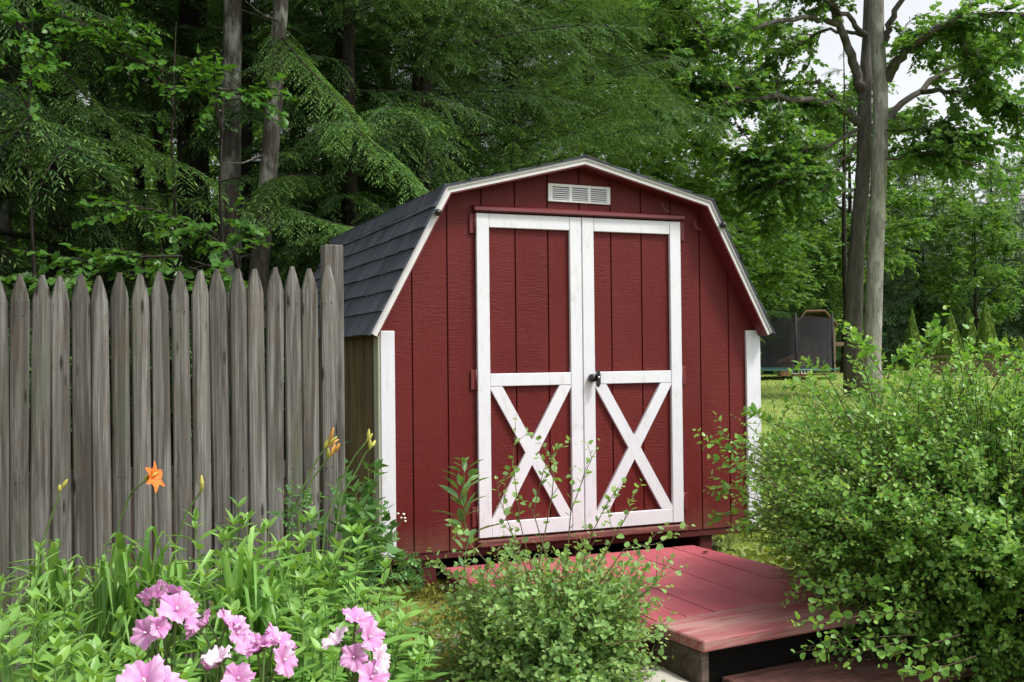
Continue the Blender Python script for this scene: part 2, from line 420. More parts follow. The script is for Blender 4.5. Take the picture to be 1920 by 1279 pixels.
# --- base beam and skids
mb = MB(); mb.bbox((uL + .02, .006, Z(-1.118)), (uR - .02, .05, Z(WB) - .002), .003)
mb.build('base_beam', [M['red_dark']], shed)
for u in (.27, 1.2, 2.05):
    mb = MB(); mb.bbox((u, .03, -.06), (u + .09, DEP, Z(-1.118) - .002), .004)
    mb.build('skid', [M['red_dark']], shed)
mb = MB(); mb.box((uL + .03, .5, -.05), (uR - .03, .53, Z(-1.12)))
mb.build('underfloor_shade_sheet', [M['dark']], shed)  # near-black sheet across the void, shade put into its colour
# --- white corner boards
for u0, u1 in ((.042, .121), (2.374, 2.466)):
    mb = MB(); mb.bbox((u0, -.02, Z(-1.088)), (u1, -.001, Z(.133)), .003)
    mb.build('corner_board', [M['white']], shed)
mb = MB(); mb.bbox((.028, -.016, Z(-1.08)), (.0415, .07, Z(.12)), .002); mb.build('corner_edge_board', [M['white_in_shade']], shed)
mb = MB(); mb.bbox((2.4665, -.016, Z(-1.08)), (2.48, .07, Z(.12)), .002); mb.build('corner_edge_board', [M['white']], shed)
# --- roof: decking slabs, shingle tabs, rake boards, drip edge, soffit
segs = [(EL, BL), (BL, PK), (PK, BR), (BR, ER)]
mb = MB()
for a, b in segs:
    a = np.array(a); b = np.array(b); t = (b - a) / np.linalg.norm(b - a); nn = np.array([-t[1], t[0]])
    q = [a, b, b - nn * .012, a - nn * .012]
    mb.prism([(x, Z(y)) for x, y in q], -OH + .012, DEP + .05)
mb.build('soffit', [M['red_trim']], shed)
mb = MB(); rr = np.random.RandomState(3)
for si, (a, b) in enumerate(segs):
    a = np.array(a); b = np.array(b)
    lo, hi = (a, b) if a[1] < b[1] else (b, a)
    t = (hi - lo); Ls = np.linalg.norm(t); t = t / Ls
    nn = np.array([-t[1], t[0]]); nn = nn if nn[1] > 0 else -nn
    steep = si in (0, 3); nc = 7 if steep else 6; ch = Ls / nc
    for c in range(nc):
        y = -OH - .012; off = rr.uniform(-.1, 0)
        y0 = y + off
        while y0 < DEP + .07:
            w = rr.choice([.10, .13, .17, .21]) * rr.uniform(.85, 1.15)
            ya, yb = max(y0 + .0008, -OH - .012), min(y0 + w - .0008, DEP + .07)
            y0 += w
            if yb - ya < .01: continue
            th = .0105 + rr.uniform(0, .006)
            s0 = c * ch - (.014 if c == 0 else 0.004 * rr.uniform(0, 1)); s1 = min((c + 1) * ch + .012, Ls + .004)
            A0 = lo + t * s0 + nn * .0025; A1 = lo + t * s1 + nn * .0025
            B0 = lo + t * s0 + nn * (.0025 + th); B1 = lo + t * s1 + nn * .0045
            V = []
            for yy in (ya, yb):
                for q in (A0, A1, B1, B0): V.append((q[0], yy, Z(q[1])))
            fs = [(0, 1, 2, 3), (7, 6, 5, 4), (0, 4, 5, 1), (1, 5, 6, 2), (2, 6, 7, 3), (3, 7, 4, 0)]
            mb.add(V, fs)
for br, d1, d2 in ((BL, (BL[0] - EL[0], BL[1] - EL[1]), (PK[0] - BL[0], PK[1] - BL[1])), (PK, (PK[0] - BL[0], PK[1] - BL[1]), (BR[0] - PK[0], BR[1] - PK[1])), (BR, (BR[0] - PK[0], BR[1] - PK[1]), (ER[0] - BR[0], ER[1] - BR[1]))):
    d1 = np.array(d1) / np.hypot(*d1); d2 = np.array(d2) / np.hypot(*d2); p = np.array(br)
    n1 = np.array([-d1[1], d1[0]]); n2 = np.array([-d2[1], d2[0]]); nm = (n1 + n2) / np.linalg.norm(n1 + n2)
    y0 = -OH - .014
    while y0 < DEP + .07:
        yb = min(y0 + .3, DEP + .075)
        q = [p - d1 * .10 + n1 * .014, p + nm * .017, p + d2 * .10 + n2 * .014, p + d2 * .10 + n2 * .007, p + nm * .010, p - d1 * .10 + n1 * .007]
        mb.prism([(x, Z(z)) for x, z in q], y0 + .001, yb)
        y0 += .3
roof = mb.build('shingle_roof', [M['shingle']], shed, norm=True)
def strip(a, b, off0, off1, y0, y1, m, name, ext=(0, 0)):
    a = np.array(a); b = np.array(b); t = (b - a) / np.linalg.norm(b - a); nn = np.array([-t[1], t[0]])
    return t, nn
def offset_line(off):
    P = [np.array(p) for p in (EL, BL, PK, BR, ER)]
    out = []
    for i, p in enumerate(P):
        ts = []
        if i > 0: d = P[i] - P[i - 1]; ts.append(d / np.linalg.norm(d))
        if i < 4: d = P[i + 1] - P[i]; ts.append(d / np.linalg.norm(d))
        ns = [np.array([-t[1], t[0]]) for t in ts]
        n = sum(ns); n /= np.linalg.norm(n); k = 1 / (n @ ns[0])
        q = p + n * off * k
        if i in (0, 4): q = np.array([p[0] + (ns[0] * off)[0], p[1] + (ns[0] * off)[1]])
        out.append(q)
    return out
o0, o1 = offset_line(-.033), offset_line(.0)
for i in range(4):
    mb = MB()
    poly = [o0[i], o0[i + 1], o1[i + 1], o1[i]]
    mb.prism([(x, Z(z)) for x, z in poly], -OH, -OH + .018)
    mb.build('rake_board', [M['rake_white']], shed, norm=True)
o0, o1 = offset_line(-.010), offset_line(.0035)
mb = MB()
for i in range(4):
    poly = [o0[i], o0[i + 1], o1[i + 1], o1[i]]
    mb.prism([(x, Z(z)) for x, z in poly], -OH - .007, -OH - .0005)
mb.build('drip_edge', [M['grey_metal']], shed, norm=True)
o0, o1 = offset_line(-.041), offset_line(-.0335)
mb = MB()
for i in range(4):
    poly = [o0[i], o0[i + 1], o1[i + 1], o1[i]]
    mb.prism([(x, Z(z)) for x, z in poly], -OH + .003, -.001)
mb.build('rake_soffit', [M['red_trim']], shed, norm=True)
for (u, h) in ((.335, .765), (2.14, .765)):
    mb = MB(); mb.lathe([(.004, 0), (.016, .002), (.02, .012), (.018, .026), (.008, .034)], 12, ax=np.array([[1, 0, 0], [0, 0, -1], [0, 1, 0]]), o=np.array([u, -OH - .008, Z(h)]))
    mb.build('black_knob', [M['black']], shed)
for (u, h) in ((1.78, .90), (2.0, .80)):
    mb = MB(); mb.tube([(u, -.03, Z(h)), (u + .004, -.032, Z(h - .03)), (u + .02, -.036, Z(h - .05)), (u + .045, -.038, Z(h - .055))], .004, 6)
    mb.build('cable_hook', [M['hook']], shed)
# --- gable vent
vent = empty('gable_vent', (1.2405, 0, Z(.925))); vent.parent = shed
vent.rotation_euler = (0, math.radians(0.6), 0)
mb = MB()
hw, hh = .2, .052
op = [(-.172, -.068), (-.048, .052), (.072, .176)]
xs = [-hw] + [q for p in op for q in p] + [hw]
for i in range(0, len(xs), 2): mb.bbox((xs[i], -.014, -hh), (xs[i + 1], -.001, hh), .002)
for a, b in op:
    mb.box((a, -.013, hh - .016), (b, -.001, hh - .001)); mb.box((a, -.013, -hh + .001), (b, -.001, -hh + .012))
mb.build('vent_frame', [M['vent_white']], vent)
for a, b in op:
    mb = MB()
    for k in range(6):
        z = -hh + .018 + k * .0118
        mb.prism([(-.0125, z - .001), (-.0045, z + .0065), (-.003, z + .005), (-.0115, z - .003)], a, b, axis=0)
    mb.build('louver_bank', [M['vent_white']], vent, norm=True)
mb = MB(); mb.box((-hw + .01, -.0015, -hh + .01), (hw - .01, -.0007, hh - .01)); mb.build('vent_backing', [M['dark']], vent)
# --- drip cap over the doors
mb = MB()
mb.prism([(-.001, Z(.835)), (-.045, Z(.820)), (-.047, Z(.803)), (-.030, Z(.797)), (-.001, Z(.797))], .578, 1.925, axis=0)
mb.build('drip_cap', [M['red_trim']], shed, norm=True)
# --- doors
def door(u0, u1, hinge_left):
    D0, D1 = -1.017, .788
    root = None
    mb = MB()
    prof = grooved(u0, u1)
    V = []
    for u, d in prof: V += [(u, d - .004 if d == 0 else d - .002, Z(D0)), (u, d - .004 if d == 0 else d - .002, Z(D1))]
    mb.add(V, [(2 * i, 2 * i + 2, 2 * i + 3, 2 * i + 1) for i in range(len(prof) - 1)])
    d = mb.build('door', [M['red']], shed)
    T0, T1 = -.026, -.0045
    sw = .075
    for a, b in ((u0, u0 + sw), (u1 - sw, u1)):
        mb = MB(); mb.bbox((a, T0, Z(D0)), (b, T1, Z(D1)), .003); mb.build('stile', [M['white']], d)
    for h0, h1 in ((D1 - .078, D1), (-.178, -.107), (D0, D0 + .084)):
        mb = MB(); mb.bbox((u0 + sw + .0006, T0 + .0012, Z(h0)), (u1 - sw - .0006, T1, Z(h1)), .003); mb.build('rail', [M['white']], d)
    # X braces, clipped to the panel opening
    ia, ib, ja, jb = u0 + sw + .001, u1 - sw - .001, D0 + .0845, -.179
    def clip(poly, f):
        out = []
        for i in range(len(poly)):
            p, q = poly[i], poly[(i + 1) % len(poly)]; fp, fq = f(p), f(q)
            if fp >= 0: out.append(p)
            if (fp >= 0) != (fq >= 0):
                t = fp / (fp - fq); out.append((p[0] + t * (q[0] - p[0]), p[1] + t * (q[1] - p[1])))
        return out
    first = True
    order = [((ia, jb), (ib, ja)), ((ib, jb), (ia, ja))] if not hinge_left else [((ib, jb), (ia, ja)), ((ia, jb), (ib, ja))]
    for k, (p, q) in enumerate(order):
        p = np.array(p); q = np.array(q)
        sg = 1 if q[0] > p[0] else -1
        p = p + np.array([sg * .032, 0]); q = q - np.array([sg * .032, 0])
        t = (q - p) / np.linalg.norm(q - p); n = np.array([-t[1], t[0]]) * .034
        e = t * .1
        poly = [tuple(p - e + n), tuple(q + e + n), tuple(q + e - n), tuple(p - e - n)]
        for f in (lambda s: s[0] - ia, lambda s: ib - s[0], lambda s: s[1] - ja, lambda s: jb - s[1]): poly = clip(poly, f)
        if k == 0:
            mb = MB(); mb.prism([(a, Z(b)) for a, b in poly], T0 + .0025, T1); mb.build('brace', [M['white']], d, norm=True)
            pp, tt = p, t
        else:
            # the second brace is cut where it meets the first
            for s_ in (1, -1):
                n1 = np.array([-tt[1], tt[0]]) * s_
                half = clip(poly, lambda z: (np.array(z) - pp) @ n1 - .0345)
                mb = MB(); mb.prism([(a, Z(b)) for a, b in half], T0 + .0025, T1); mb.build('brace', [M['white']], d, norm=True)
    hu = (u0 - .036, u0 - .002) if hinge_left else (u1 + .002, u1 + .036)
    for h in (.73, -.14, -.9):
        mb = MB(); mb.bbox((hu[0], -.012, Z(h - .055)), (hu[1], -.001, Z(h + .055)), .002)
        kx = hu[1] - .004 if hinge_left else hu[0] + .004
        mb.tube([(kx, -.014, Z(h - .06)), (kx, -.014, Z(h + .06))], .006, 8)
        mb.build('hinge', [M['red_trim']], d)
    return d
dl = door(.594, 1.2415, True); drr = door(1.2465, 1.907, False)
# latch handle on the right leaf
hd = empty('handle', (1.296, -.026, Z(-.142))); hd.parent = drr
mb = MB(); mb.lathe([(.02, 0), (.024, .004), (.024, .03), (.016, .04)], 16, ax=np.array([[1, 0, 0], [0, 0, -1], [0, 1, 0]]), o=np.array([0, 0, 0]))
mb.build('latch_body', [M['black']], hd)
mb = MB(); mb.prism([(.012, -.05), (.024, -.053), (.034, -.03), (.034, .025), (.022, .05), (.012, .035)], -.052, -.036)
mb.lathe([(.007, 0), (.007, .004)], 12, ax=np.array([[1, 0, 0], [0, 0, -1], [0, 1, 0]]), o=np.array([.022, -.052, .004]), mat=1)
mb.build('latch_lever', [M['black'], M['steel']], hd, norm=True)
# --- door sill
mb = MB(); mb.bbox((.585, -.062, Z(-1.062)), (1.915, -.001, Z(-1.03)), .005)
mb.build('door_sill', [M['worn_sill']], shed)
# ------------------------------------------------------------------ deck with step, stone, fence
def mat_deck():
    m, nt, out = new_mat('red_deck_paint')
    g = nt.nodes.new('ShaderNodeNewGeometry')
    n1 = noise(nt, coords(nt, (45, 2.2, 45)), 1.0, 6, .6, .6)
    n2 = noise(nt, coords(nt), 3.2, 5, .65)
    c = ramp(nt, g.outputs['Random Per Island'], [(0, (.34, .072, .092)), (.5, (.40, .090, .110)), (1, (.46, .11, .128))])
    c = mixc(nt, ramp(nt, n2, [(.4, 0.), (.75, .45)]), c, (.28, .055, .078))
    c = mixc(nt, ramp(nt, n1, [(.60, 0.), (.80, .5)]), c, (.50, .28, .26))
    c = mixc(nt, ramp(nt, noise(nt, coords(nt, (14, 3, 14)), 1.2, 6, .75, .8), [(.60, 0.), (.70, .55)]), c, (.22, .10, .095))
    c = mixc(nt, ramp(nt, noise(nt, coords(nt), 24., 4, .7), [(.68, 0.), (.74, .6)]), c, (.13, .075, .06))
    bsdf(nt, out, c, .6, .3, n1, .35, .004); return m
def mat_worn_nosing():
    m, nt, out = new_mat('worn_red_step_board')
    n1 = noise(nt, coords(nt, (2.2, 34, 34)), 1.0, 7, .65, .9)
    n2 = noise(nt, coords(nt, (1.2, 5, 5)), 1.3, 4, .6)
    c = mixc(nt, n2, (.25, .062, .072), (.35, .095, .105))
    w = ramp(nt, math_(nt, 'ADD', n1, math_(nt, 'MULTIPLY', n2, .55)), [(.66, 0.), (.86, 1.)])
    c = mixc(nt, math_(nt, 'MULTIPLY', w, .7), c, (.40, .25, .225))
    c = mixc(nt, ramp(nt, noise(nt, coords(nt, (2.5, 50, 50)), 1., 5, .7, 1.2), [(.56, 0.), (.70, .6)]), c, (.17, .10, .095))
    bsdf(nt, out, c, .7, .25, n1, .5, .005); return m
M['deck'] = mat_deck(); M['nosing'] = mat_worn_nosing()
M['raw_wood'] = mat_weathered('raw_grey_brown_timber', (.05, .036, .028), (.17, .125, .10), (2.5, 30, 30), knots=False, rnd=False)
M['step_wood'] = mat_weathered('worn_brown_red_step', (.07, .028, .024), (.24, .12, .10), (2.5, 34, 34), knots=False, rnd=False)
M['stone'] = mat_plain('pale_stone', (.42, .39, .35), .9, .2, var=.3, scale=14)
DZ = CAMZ - 1.15
deck = empty('entrance_deck', shed_pt(0, 0, 0), YAW)
tag(deck, 'low red painted plank deck in front of the shed doors with a worn front board', 'deck')
V0 = -.075
mb = MB(); u = .47; rr = np.random.RandomState(5)
edges = [.365, .521, .677, .833, .989, 1.146, 1.318, 1.472, 1.626, 1.785, 1.935]
for i in range(len(edges) - 1):
    a, b = edges[i] + .003, edges[i + 1] - .003
    v1 = -1.53 + .055 * (a - .99)/.64
    if i < 3: v1 = -1.56 + rr.uniform(-.004, .004)
    dz = rr.uniform(-.0015, .0015)
    V = []
    nseg = 6
    for k in range(nseg + 1):
        v = V0 + (v1 - V0) * k / nseg
        if i == len(edges) - 2: bb = b + .13 * (k / nseg)
        else: bb = b
        z = DZ + dz + rr.uniform(-.0008, .0008)
        V += [(a, v, z), (bb, v, z), (bb, v, z - .034), (a, v, z - .034)]
    fs = []
    for k in range(nseg):
        q = k * 4
        for j in range(4): fs.append((q + j, q + (j + 1) % 4, q + 4 + (j + 1) % 4, q + 4 + j))
    fs += [(0, 1, 2, 3), (nseg * 4 + 3, nseg * 4 + 2, nseg * 4 + 1, nseg * 4)]
    mb.add(V, fs)
for i in range(len(edges) - 1):
    for v_ in (-.16, -.8, -1.45):
        for s_ in (.03, .12):
            mb.lathe([(.004, 0), (.004, .0012)], 6, o=np.array([edges[i] + s_ + rr.uniform(-.006, .006), v_ + rr.uniform(-.01, .01), DZ]), mat=1, smooth=False)
mb.build('deck_boards', [M['deck'], M['nail']], deck, norm=True)
# front nosing board (set a little askew)
ang = math.atan2(-1.799 + 1.896, 1.68 - .827)
ax = np.array([[math.cos(ang), -math.sin(ang), 0], [math.sin(ang), math.cos(ang), 0], [0, 0, 1]])
nos = empty('front_board', (.838, -1.893, DZ), ang); nos.parent = deck
mb = MB(); mb.bbox((0, 0, -.044), (1.42, .345, .004), .006)
mb.build('board', [M['nosing'], M['raw_wood']], nos)
for a_, b_ in (((.004, .02, -.20), (.045, .335, -.046)), ((.008, .012, -.34), (.05, .09, -.202)), ((1.3, .02, -.34), (1.36, .09, -.046))):
    mb = MB(); mb.bbox(a_, b_, .004); mb.build('support_block', [M['raw_wood']], nos)
mb = MB(); mb.bbox((.38, -1.50, DZ - .18), (.42, -.1, DZ - .036), .004); mb.bbox((1.95, -1.40, DZ - .18), (1.99, -.1, DZ - .036), .004)
mb.bbox((.42, -1.52, DZ - .19), (1.95, -1.48, DZ - .036), .004)
mb.build('deck_joist', [M['red_dark']], deck)
mb = MB(); mb.bbox((.055, .11, -.32), (1.30, .13, -.046), .003); mb.build('nosing_shade_board', [M['dark']], nos)  # added board, its near-black colour stands in for shade under the nosing
# lower step
step = empty('lower_step', shed_pt(.97, -1.90, 0), YAW + ang)
tag(step, 'weathered lower step board in the shade below the red deck', 'step')
mb = MB(); mb.bbox((0.03, -.33, .125), (1.5, .11, .165), .006); mb.build('tread', [M['step_wood']], step)
for x in (.1, .8, 1.4):
    mb = MB(); mb.bbox((x, -.29, -.1), (x + .04, -.06, .1235), .003); mb.build('step_bearer', [M['raw_wood']], step)
# pale stone block beside the step
mb = MB(); rr = np.random.RandomState(2)
c0 = at(1240, 1231, 4.46); c1 = at(1330, 1284, 4.08)
d = (c1 - c0)[:2]; d /= np.linalg.norm(d); nx = np.array([d[1], -d[0]]) * -1
if nx[0] > 0: nx = -nx
NX, NY = 9, 5; V = []
for i in range(NX):
    for j in range(NY):
        s_ = i / (NX - 1) * .62 - .05; t_ = j / (NY - 1) * .26
        e = min(i, NX - 1 - i, j, NY - 1 - j)
        p = c0[:2] + d * s_ + nx * t_
        V.append((p[0] + rr.uniform(-.006, .006), p[1] + rr.uniform(-.006, .006), .195 - (.022 if e == 0 else 0) + rr.uniform(-.004, .004)))
fs = [(i * NY + j, (i + 1) * NY + j, (i + 1) * NY + j + 1, i * NY + j + 1) for i in range(NX - 1) for j in range(NY - 1)]
rim = [i * NY for i in range(NX)] + [(NX - 1) * NY + j for j in range(1, NY)] + [i * NY + NY - 1 for i in range(NX - 2, -1, -1)] + [j for j in range(NY - 2, 0, -1)]
b0 = len(V)
V += [(V[r][0], V[r][1], -.12) for r in rim]
fs += [(rim[k], rim[(k + 1) % len(rim)], b0 + (k + 1) % len(rim), b0 + k) for k in range(len(rim))]
mb.add(V, fs); o = mb.build('stone_block', [M['stone']], None, norm=True)
tag(o, 'pale stone edging block beside the deck step, half under the small shrub', 'stone')

# ---- stockade fence
def mat_picket():
    m, nt, out = new_mat('weathered_grey_picket')
    oi = nt.nodes.new('ShaderNodeObjectInfo')
    g1 = noise(nt, coords(nt, (95, 95, 1.8), rnd=True), 1., 7, .7, .8)
    g2 = noise(nt, coords(nt, (22, 22, .9), rnd=True), 1., 5, .6, 1.2)
    g3 = noise(nt, coords(nt, (9, 9, 3.5), rnd=True), 1., 6, .7, .5)
    c = mixc(nt, ramp(nt, g1, [(.32, 0.), (.66, 1.)]), (.08, .074, .066), (.27, .262, .244))
    c = mixc(nt, ramp(nt, g2, [(.40, .75), (.56, 0.)]), c, (.060, .050, .041))
    c = mixc(nt, ramp(nt, g2, [(.60, 0.), (.72, .5)]), c, (.33, .325, .315))
    c = mixc(nt, ramp(nt, g3, [(.55, 0.), (.68, .55)]), c, (.15, .105, .075))
    c = mixc(nt, ramp(nt, noise(nt, coords(nt, (6, 6, 1.2), rnd=True), 1.4, 4), [(.54, 0.), (.68, .5)]), c, (.12, .135, .085))
    vo = N(nt, 'TexVoronoi', {'Scale': 1.0}, feature='F1'); nt.links.new(coords(nt, (20, 20, 4.2), rnd=True), vo.inputs['Vector'])
    sepc = nt.nodes.new('ShaderNodeSeparateColor'); nt.links.new(vo.outputs['Color'], sepc.inputs[0])
    kn = math_(nt, 'MULTIPLY', ramp(nt, vo.outputs['Distance'], [(.07, 1.), (.17, 0.)]), ramp(nt, sepc.outputs[0], [(.3, 0.), (.35, 1.)]))
    c = mixc(nt, math_(nt, 'MULTIPLY', kn, .9), c, (.022, .017, .013))
    hs = N(nt, 'HueSaturation', {'Saturation': 1.}); nt.links.new(c, hs.inputs['Color'])
    v_ = nt.nodes.new('ShaderNodeMath'); v_.operation = 'MULTIPLY_ADD'; v_.inputs[1].default_value = .5; v_.inputs[2].default_value = .60; nt.links.new(oi.outputs['Random'], v_.inputs[0]); nt.links.new(v_.outputs[0], hs.inputs['Value'])
    bsdf(nt, out, hs.outputs[0], .9, .15, math_(nt, 'ADD', g1, g2), .8, .006); return m
M['picket'] = mat_picket()
FV = -.95
fence = empty('stockade_fence', shed_pt(-2.3, FV, .0), YAW)
tag(fence, 'weathered grey stockade fence of pointed pickets running left from the shed', 'fence')
U0 = -2.3
rr = np.random.RandomState(11)
tops = [(-1.663, .325), (-1.587, .329), (-1.516, .332), (-1.442, .335), (-1.369, .338), (-1.292, .341), (-1.215, .347), (-1.139, .349), (-1.059, .357), (-.981, .359), (-.905, .364), (-.829, .368), (-.752, .373), (-.676, .377), (-.599, .381), (-.525, .386), (-.447, .40)]
tops = [(-1.663 - .075 * k, .325 - .004 * k) for k in range(6, 0, -1)] + tops
for k, (u, h) in enumerate(tops):
    w = .0366 + rr.uniform(-.0018, .0006); zt = h + CAMZ + rr.uniform(-.007, .007)
    lean = rr.uniform(-.009, .009)
    mb = MB()
    # cross-section: rounded front (half log), flat back
    zs = [-.05] + list(np.linspace(.3, zt - .16, 9)) + [zt - .105, zt - .06, zt - .018, zt]
    ws = [1] + [1 - abs(rr.normal(0, .022)) for _ in range(9)] + [.98, .72, .36 + rr.uniform(-.05, .05), .22]
    ns = 7
    V = []
    bow = rr.uniform(-.006, .006); pr_ = rr.uniform(-.5, .7)
    for z, f in zip(zs, ws):
        cx = u - U0 + lean * (z - 1.0) + bow * math.sin(z * 2)
        for j in range(ns):
            th = pi * j / (ns - 1)
            V.append((cx - w * f * math.cos(th), -(.0125 + .004 * pr_) * abs(math.sin(th)) ** .62 * (0.55 + .45 * f) - .004 + .0009 * rr.normal(), z))
        V.append((cx + w * f, .008, z)); V.append((cx - w * f, .008, z))
    n = ns + 2
    fs = [(i * n + j, i * n + (j + 1) % n, (i + 1) * n + (j + 1) % n, (i + 1) * n + j) for i in range(len(zs) - 1) for j in range(n)]
    fs += [tuple(range(n - 1, -1, -1)), tuple((len(zs) - 1) * n + j for j in range(n))]
    mb.add(V, fs)
    # two nail heads at each rail
    for zz in (zt - .165, 1.02):
        for sx in (-.013, .014):
            mb.lathe([(.0034, 0), (.0034, .002)], 6, ax=np.array([[1, 0, 0], [0, 0, -1], [0, 1, 0]]), o=np.array([u - U0 + sx, -.0135, zz + rr.uniform(-.004, .004)]), mat=1, smooth=False)
    mb.build('picket', [M['picket'], M['black']], fence, norm=True)
M['post_wood'] = M['picket']
mb = MB(); mb.bbox((-.455 - U0, .012, -.1), (-.372 - U0, .10, .488 + CAMZ), .004); mb.build('post', [M['post_wood']], fence)
mb = MB(); mb.bbox((-2.4 - U0, .012, -.1), (-2.31 - U0, .10, .40 + CAMZ), .004); mb.build('post', [M['post_wood']], fence)
for z in (.42, 1.02, 1.66):
    mb = MB()
    mb.box((-2.30 - U0, .009, z - .035), (-.457 - U0, .045, z + .035)); mb.build('rail', [M['picket']], fence)

# ------------------------------------------------------------------ ground
def mat_ground():
    m, nt, out = new_mat('ground_soil_moss_lawn')
    v = coords(nt)
    n1 = noise(nt, v, 2.2, 6, .65); n2 = noise(nt, v, 38., 5, .7); n3 = noise(nt, v, 7., 5, .6); n4 = noise(nt, v, .35, 4, .6)
    soil = mixc(nt, n2, (.045, .03, .02), (.14, .10, .07))
    grav = N(nt, 'TexVoronoi', {'Scale': 75.}); nt.links.new(v, grav.inputs['Vector'])
    gsep = nt.nodes.new('ShaderNodeSeparateColor'); nt.links.new(grav.outputs['Color'], gsep.inputs[0])
    gcol = ramp(nt, gsep.outputs[0], [(0, (.10, .09, .085)), (.5, (.22, .21, .20)), (1, (.42, .40, .39))])
    moss = mixc(nt, n2, (.10, .10, .02), (.24, .24, .05))
    near = mixc(nt, ramp(nt, n3, [(.32, 0.), (.46, 1.)]), gcol, moss)
    near = mixc(nt, ramp(nt, n1, [(.56, 0.), (.68, 1.)]), near, soil)
    lawn = mixc(nt, n2, (.13, .21, .045), (.28, .37, .09))
    lawn = mixc(nt, ramp(nt, n1, [(.45, 0.), (.7, .75)]), lawn, (.27, .30, .085))
    lawn = mixc(nt, ramp(nt, n4, [(.5, 0.), (.62, .5)]), lawn, (.14, .10, .06))
    litter = mixc(nt, n2, (.02, .013, .009), (.07, .045, .028))
    sp_ = nt.nodes.new('ShaderNodeSeparateXYZ'); nt.links.new(v, sp_.inputs[0])
    wob = math_(nt, 'MULTIPLY', math_(nt, 'SUBTRACT', n1, .5), 1.6)
    # lawn to the right of the shed, forest litter behind it and to the left
    lx = math_(nt, 'SUBTRACT', sp_.outputs[0], math_(nt, 'MULTIPLY', sp_.outputs[1], .17))
    lawn_f = ramp(nt, math_(nt, 'ADD', lx, wob), [(.0, 0.), (.35, 1.)])
    yb = ramp(nt, math_(nt, 'MULTIPLY', sp_.outputs[1], .1), [(.54, 0.), (.60, 1.)])
    far = mixc(nt, lawn_f, litter, lawn)
    c = mixc(nt, yb, near, far)
    bsdf(nt, out, c, .95, .15, n2, .9, .02); return m
xs = np.concatenate([np.linspace(-150, -12, 14), np.linspace(-10, 14, 97), np.linspace(16, 150, 14)])
ys = np.concatenate([np.linspace(-60, -2, 8), np.linspace(0, 12, 61), np.linspace(13, 60, 36), np.linspace(65, 400, 12)])
X, Y = np.meshgrid(xs, ys, indexing='ij'); Zg = ground_z(X, Y)
rr = np.random.RandomState(1); Zg += rr.uniform(-.006, .006, Zg.shape)
mb = MB(); ny = len(ys)
i, j = np.meshgrid(np.arange(len(xs) - 1), np.arange(ny - 1), indexing='ij')
q = np.stack([i * ny + j, (i + 1) * ny + j, (i + 1) * ny + j + 1, i * ny + j + 1], -1).reshape(-1, 4)
mb.add(np.stack([X, Y, Zg], -1).reshape(-1, 3), [tuple(f) for f in q], smooth=True)
structure(mb.build('ground', [mat_ground()]))
# ------------------------------------------------------------------ leaf templates (x = length, y = across, z = face normal)
def T(v, f): return np.array(v, float), f
def leaf_lance(w=.16, droop=.18, fold=.05):
    xs = [0, .22, .5, .78, 1.]; ws = [.0, .8, 1., .62, .0]
    v = []; 
    for x, q in zip(xs, ws):
        z = -droop * x * x
        v.append((x, 0, z))
        v += [(x, -w * q, z + fold * q), (x, w * q, z + fold * q)]
    f = []
    for i in range(4):
        a, b = i * 3, i * 3 + 3
        if i == 0: f += [(a, b + 1, b), (a, b, b + 2)]
        elif i == 3: f += [(a, a + 1, b), (a, b, a + 2)]
        else: f += [(a, a + 1, b + 1, b), (a, b, b + 2, a + 2)]
    return T(v, f)
def leaf_outline(half, droop=.12, fold=.06):
    """half = list of (x,y) from base to tip on one side; mirrored, folded on the midrib"""
    v = [(0, 0, 0), (1, 0, -droop)]
    f1 = [0]; f2 = [0]
    for x, y in half:
        v.append((x, -y, fold * y * 2 - droop * x * x)); f1.append(len(v) - 1)
    f1.append(1)
    for x, y in half:
        v.append((x, y, fold * y * 2 - droop * x * x)); f2.append(len(v) - 1)
    f2.append(1)
    return T(v, [tuple(f1), tuple(f2[::-1])])
LANCE = leaf_lance()
LANCE_N = leaf_lance(.085, .22, .03)
OVAL = leaf_outline([(.15, .22), (.45, .34), (.78, .24)], .12)
KITE = T([(0, 0, 0), (.4, -.5, .02), (1, 0, -.06), (.4, .5, .02)], [(0, 1, 2, 3)])
STRIP = T([(0, -.3, 0), (.45, -.5, -.02), (1, 0, -.10), (.45, .5, -.02), (0, .3, 0)], [(0, 1, 2, 3, 4)])
MAPLE = leaf_outline([(-.05, .18), (.12, .50), (.30, .30), (.55, .52), (.62, .26), (.82, .22)], .15)
LOBED = leaf_outline([(-.06, .22), (.12, .44), (.34, .34), (.52, .46), (.68, .27), (.9, .17)], .14, .09)
ROUNDED = leaf_outline([(-.03, .24), (.22, .47), (.5, .42), (.68, .36), (.88, .2)], .1, .09)
HEART = leaf_outline([(-.10, .20), (.02, .40), (.28, .40), (.6, .22)], .2, .06)

def norm(a): return a / (np.linalg.norm(a, axis=-1, keepdims=True) + 1e-9)
def frames(d, n):
    """d: direction of the leaf, n: rough face normal -> (N,3,3) columns x,y,z"""
    d = norm(d); y = norm(np.cross(n, d)); z = np.cross(d, y)
    return np.stack([d, y, z], -1)

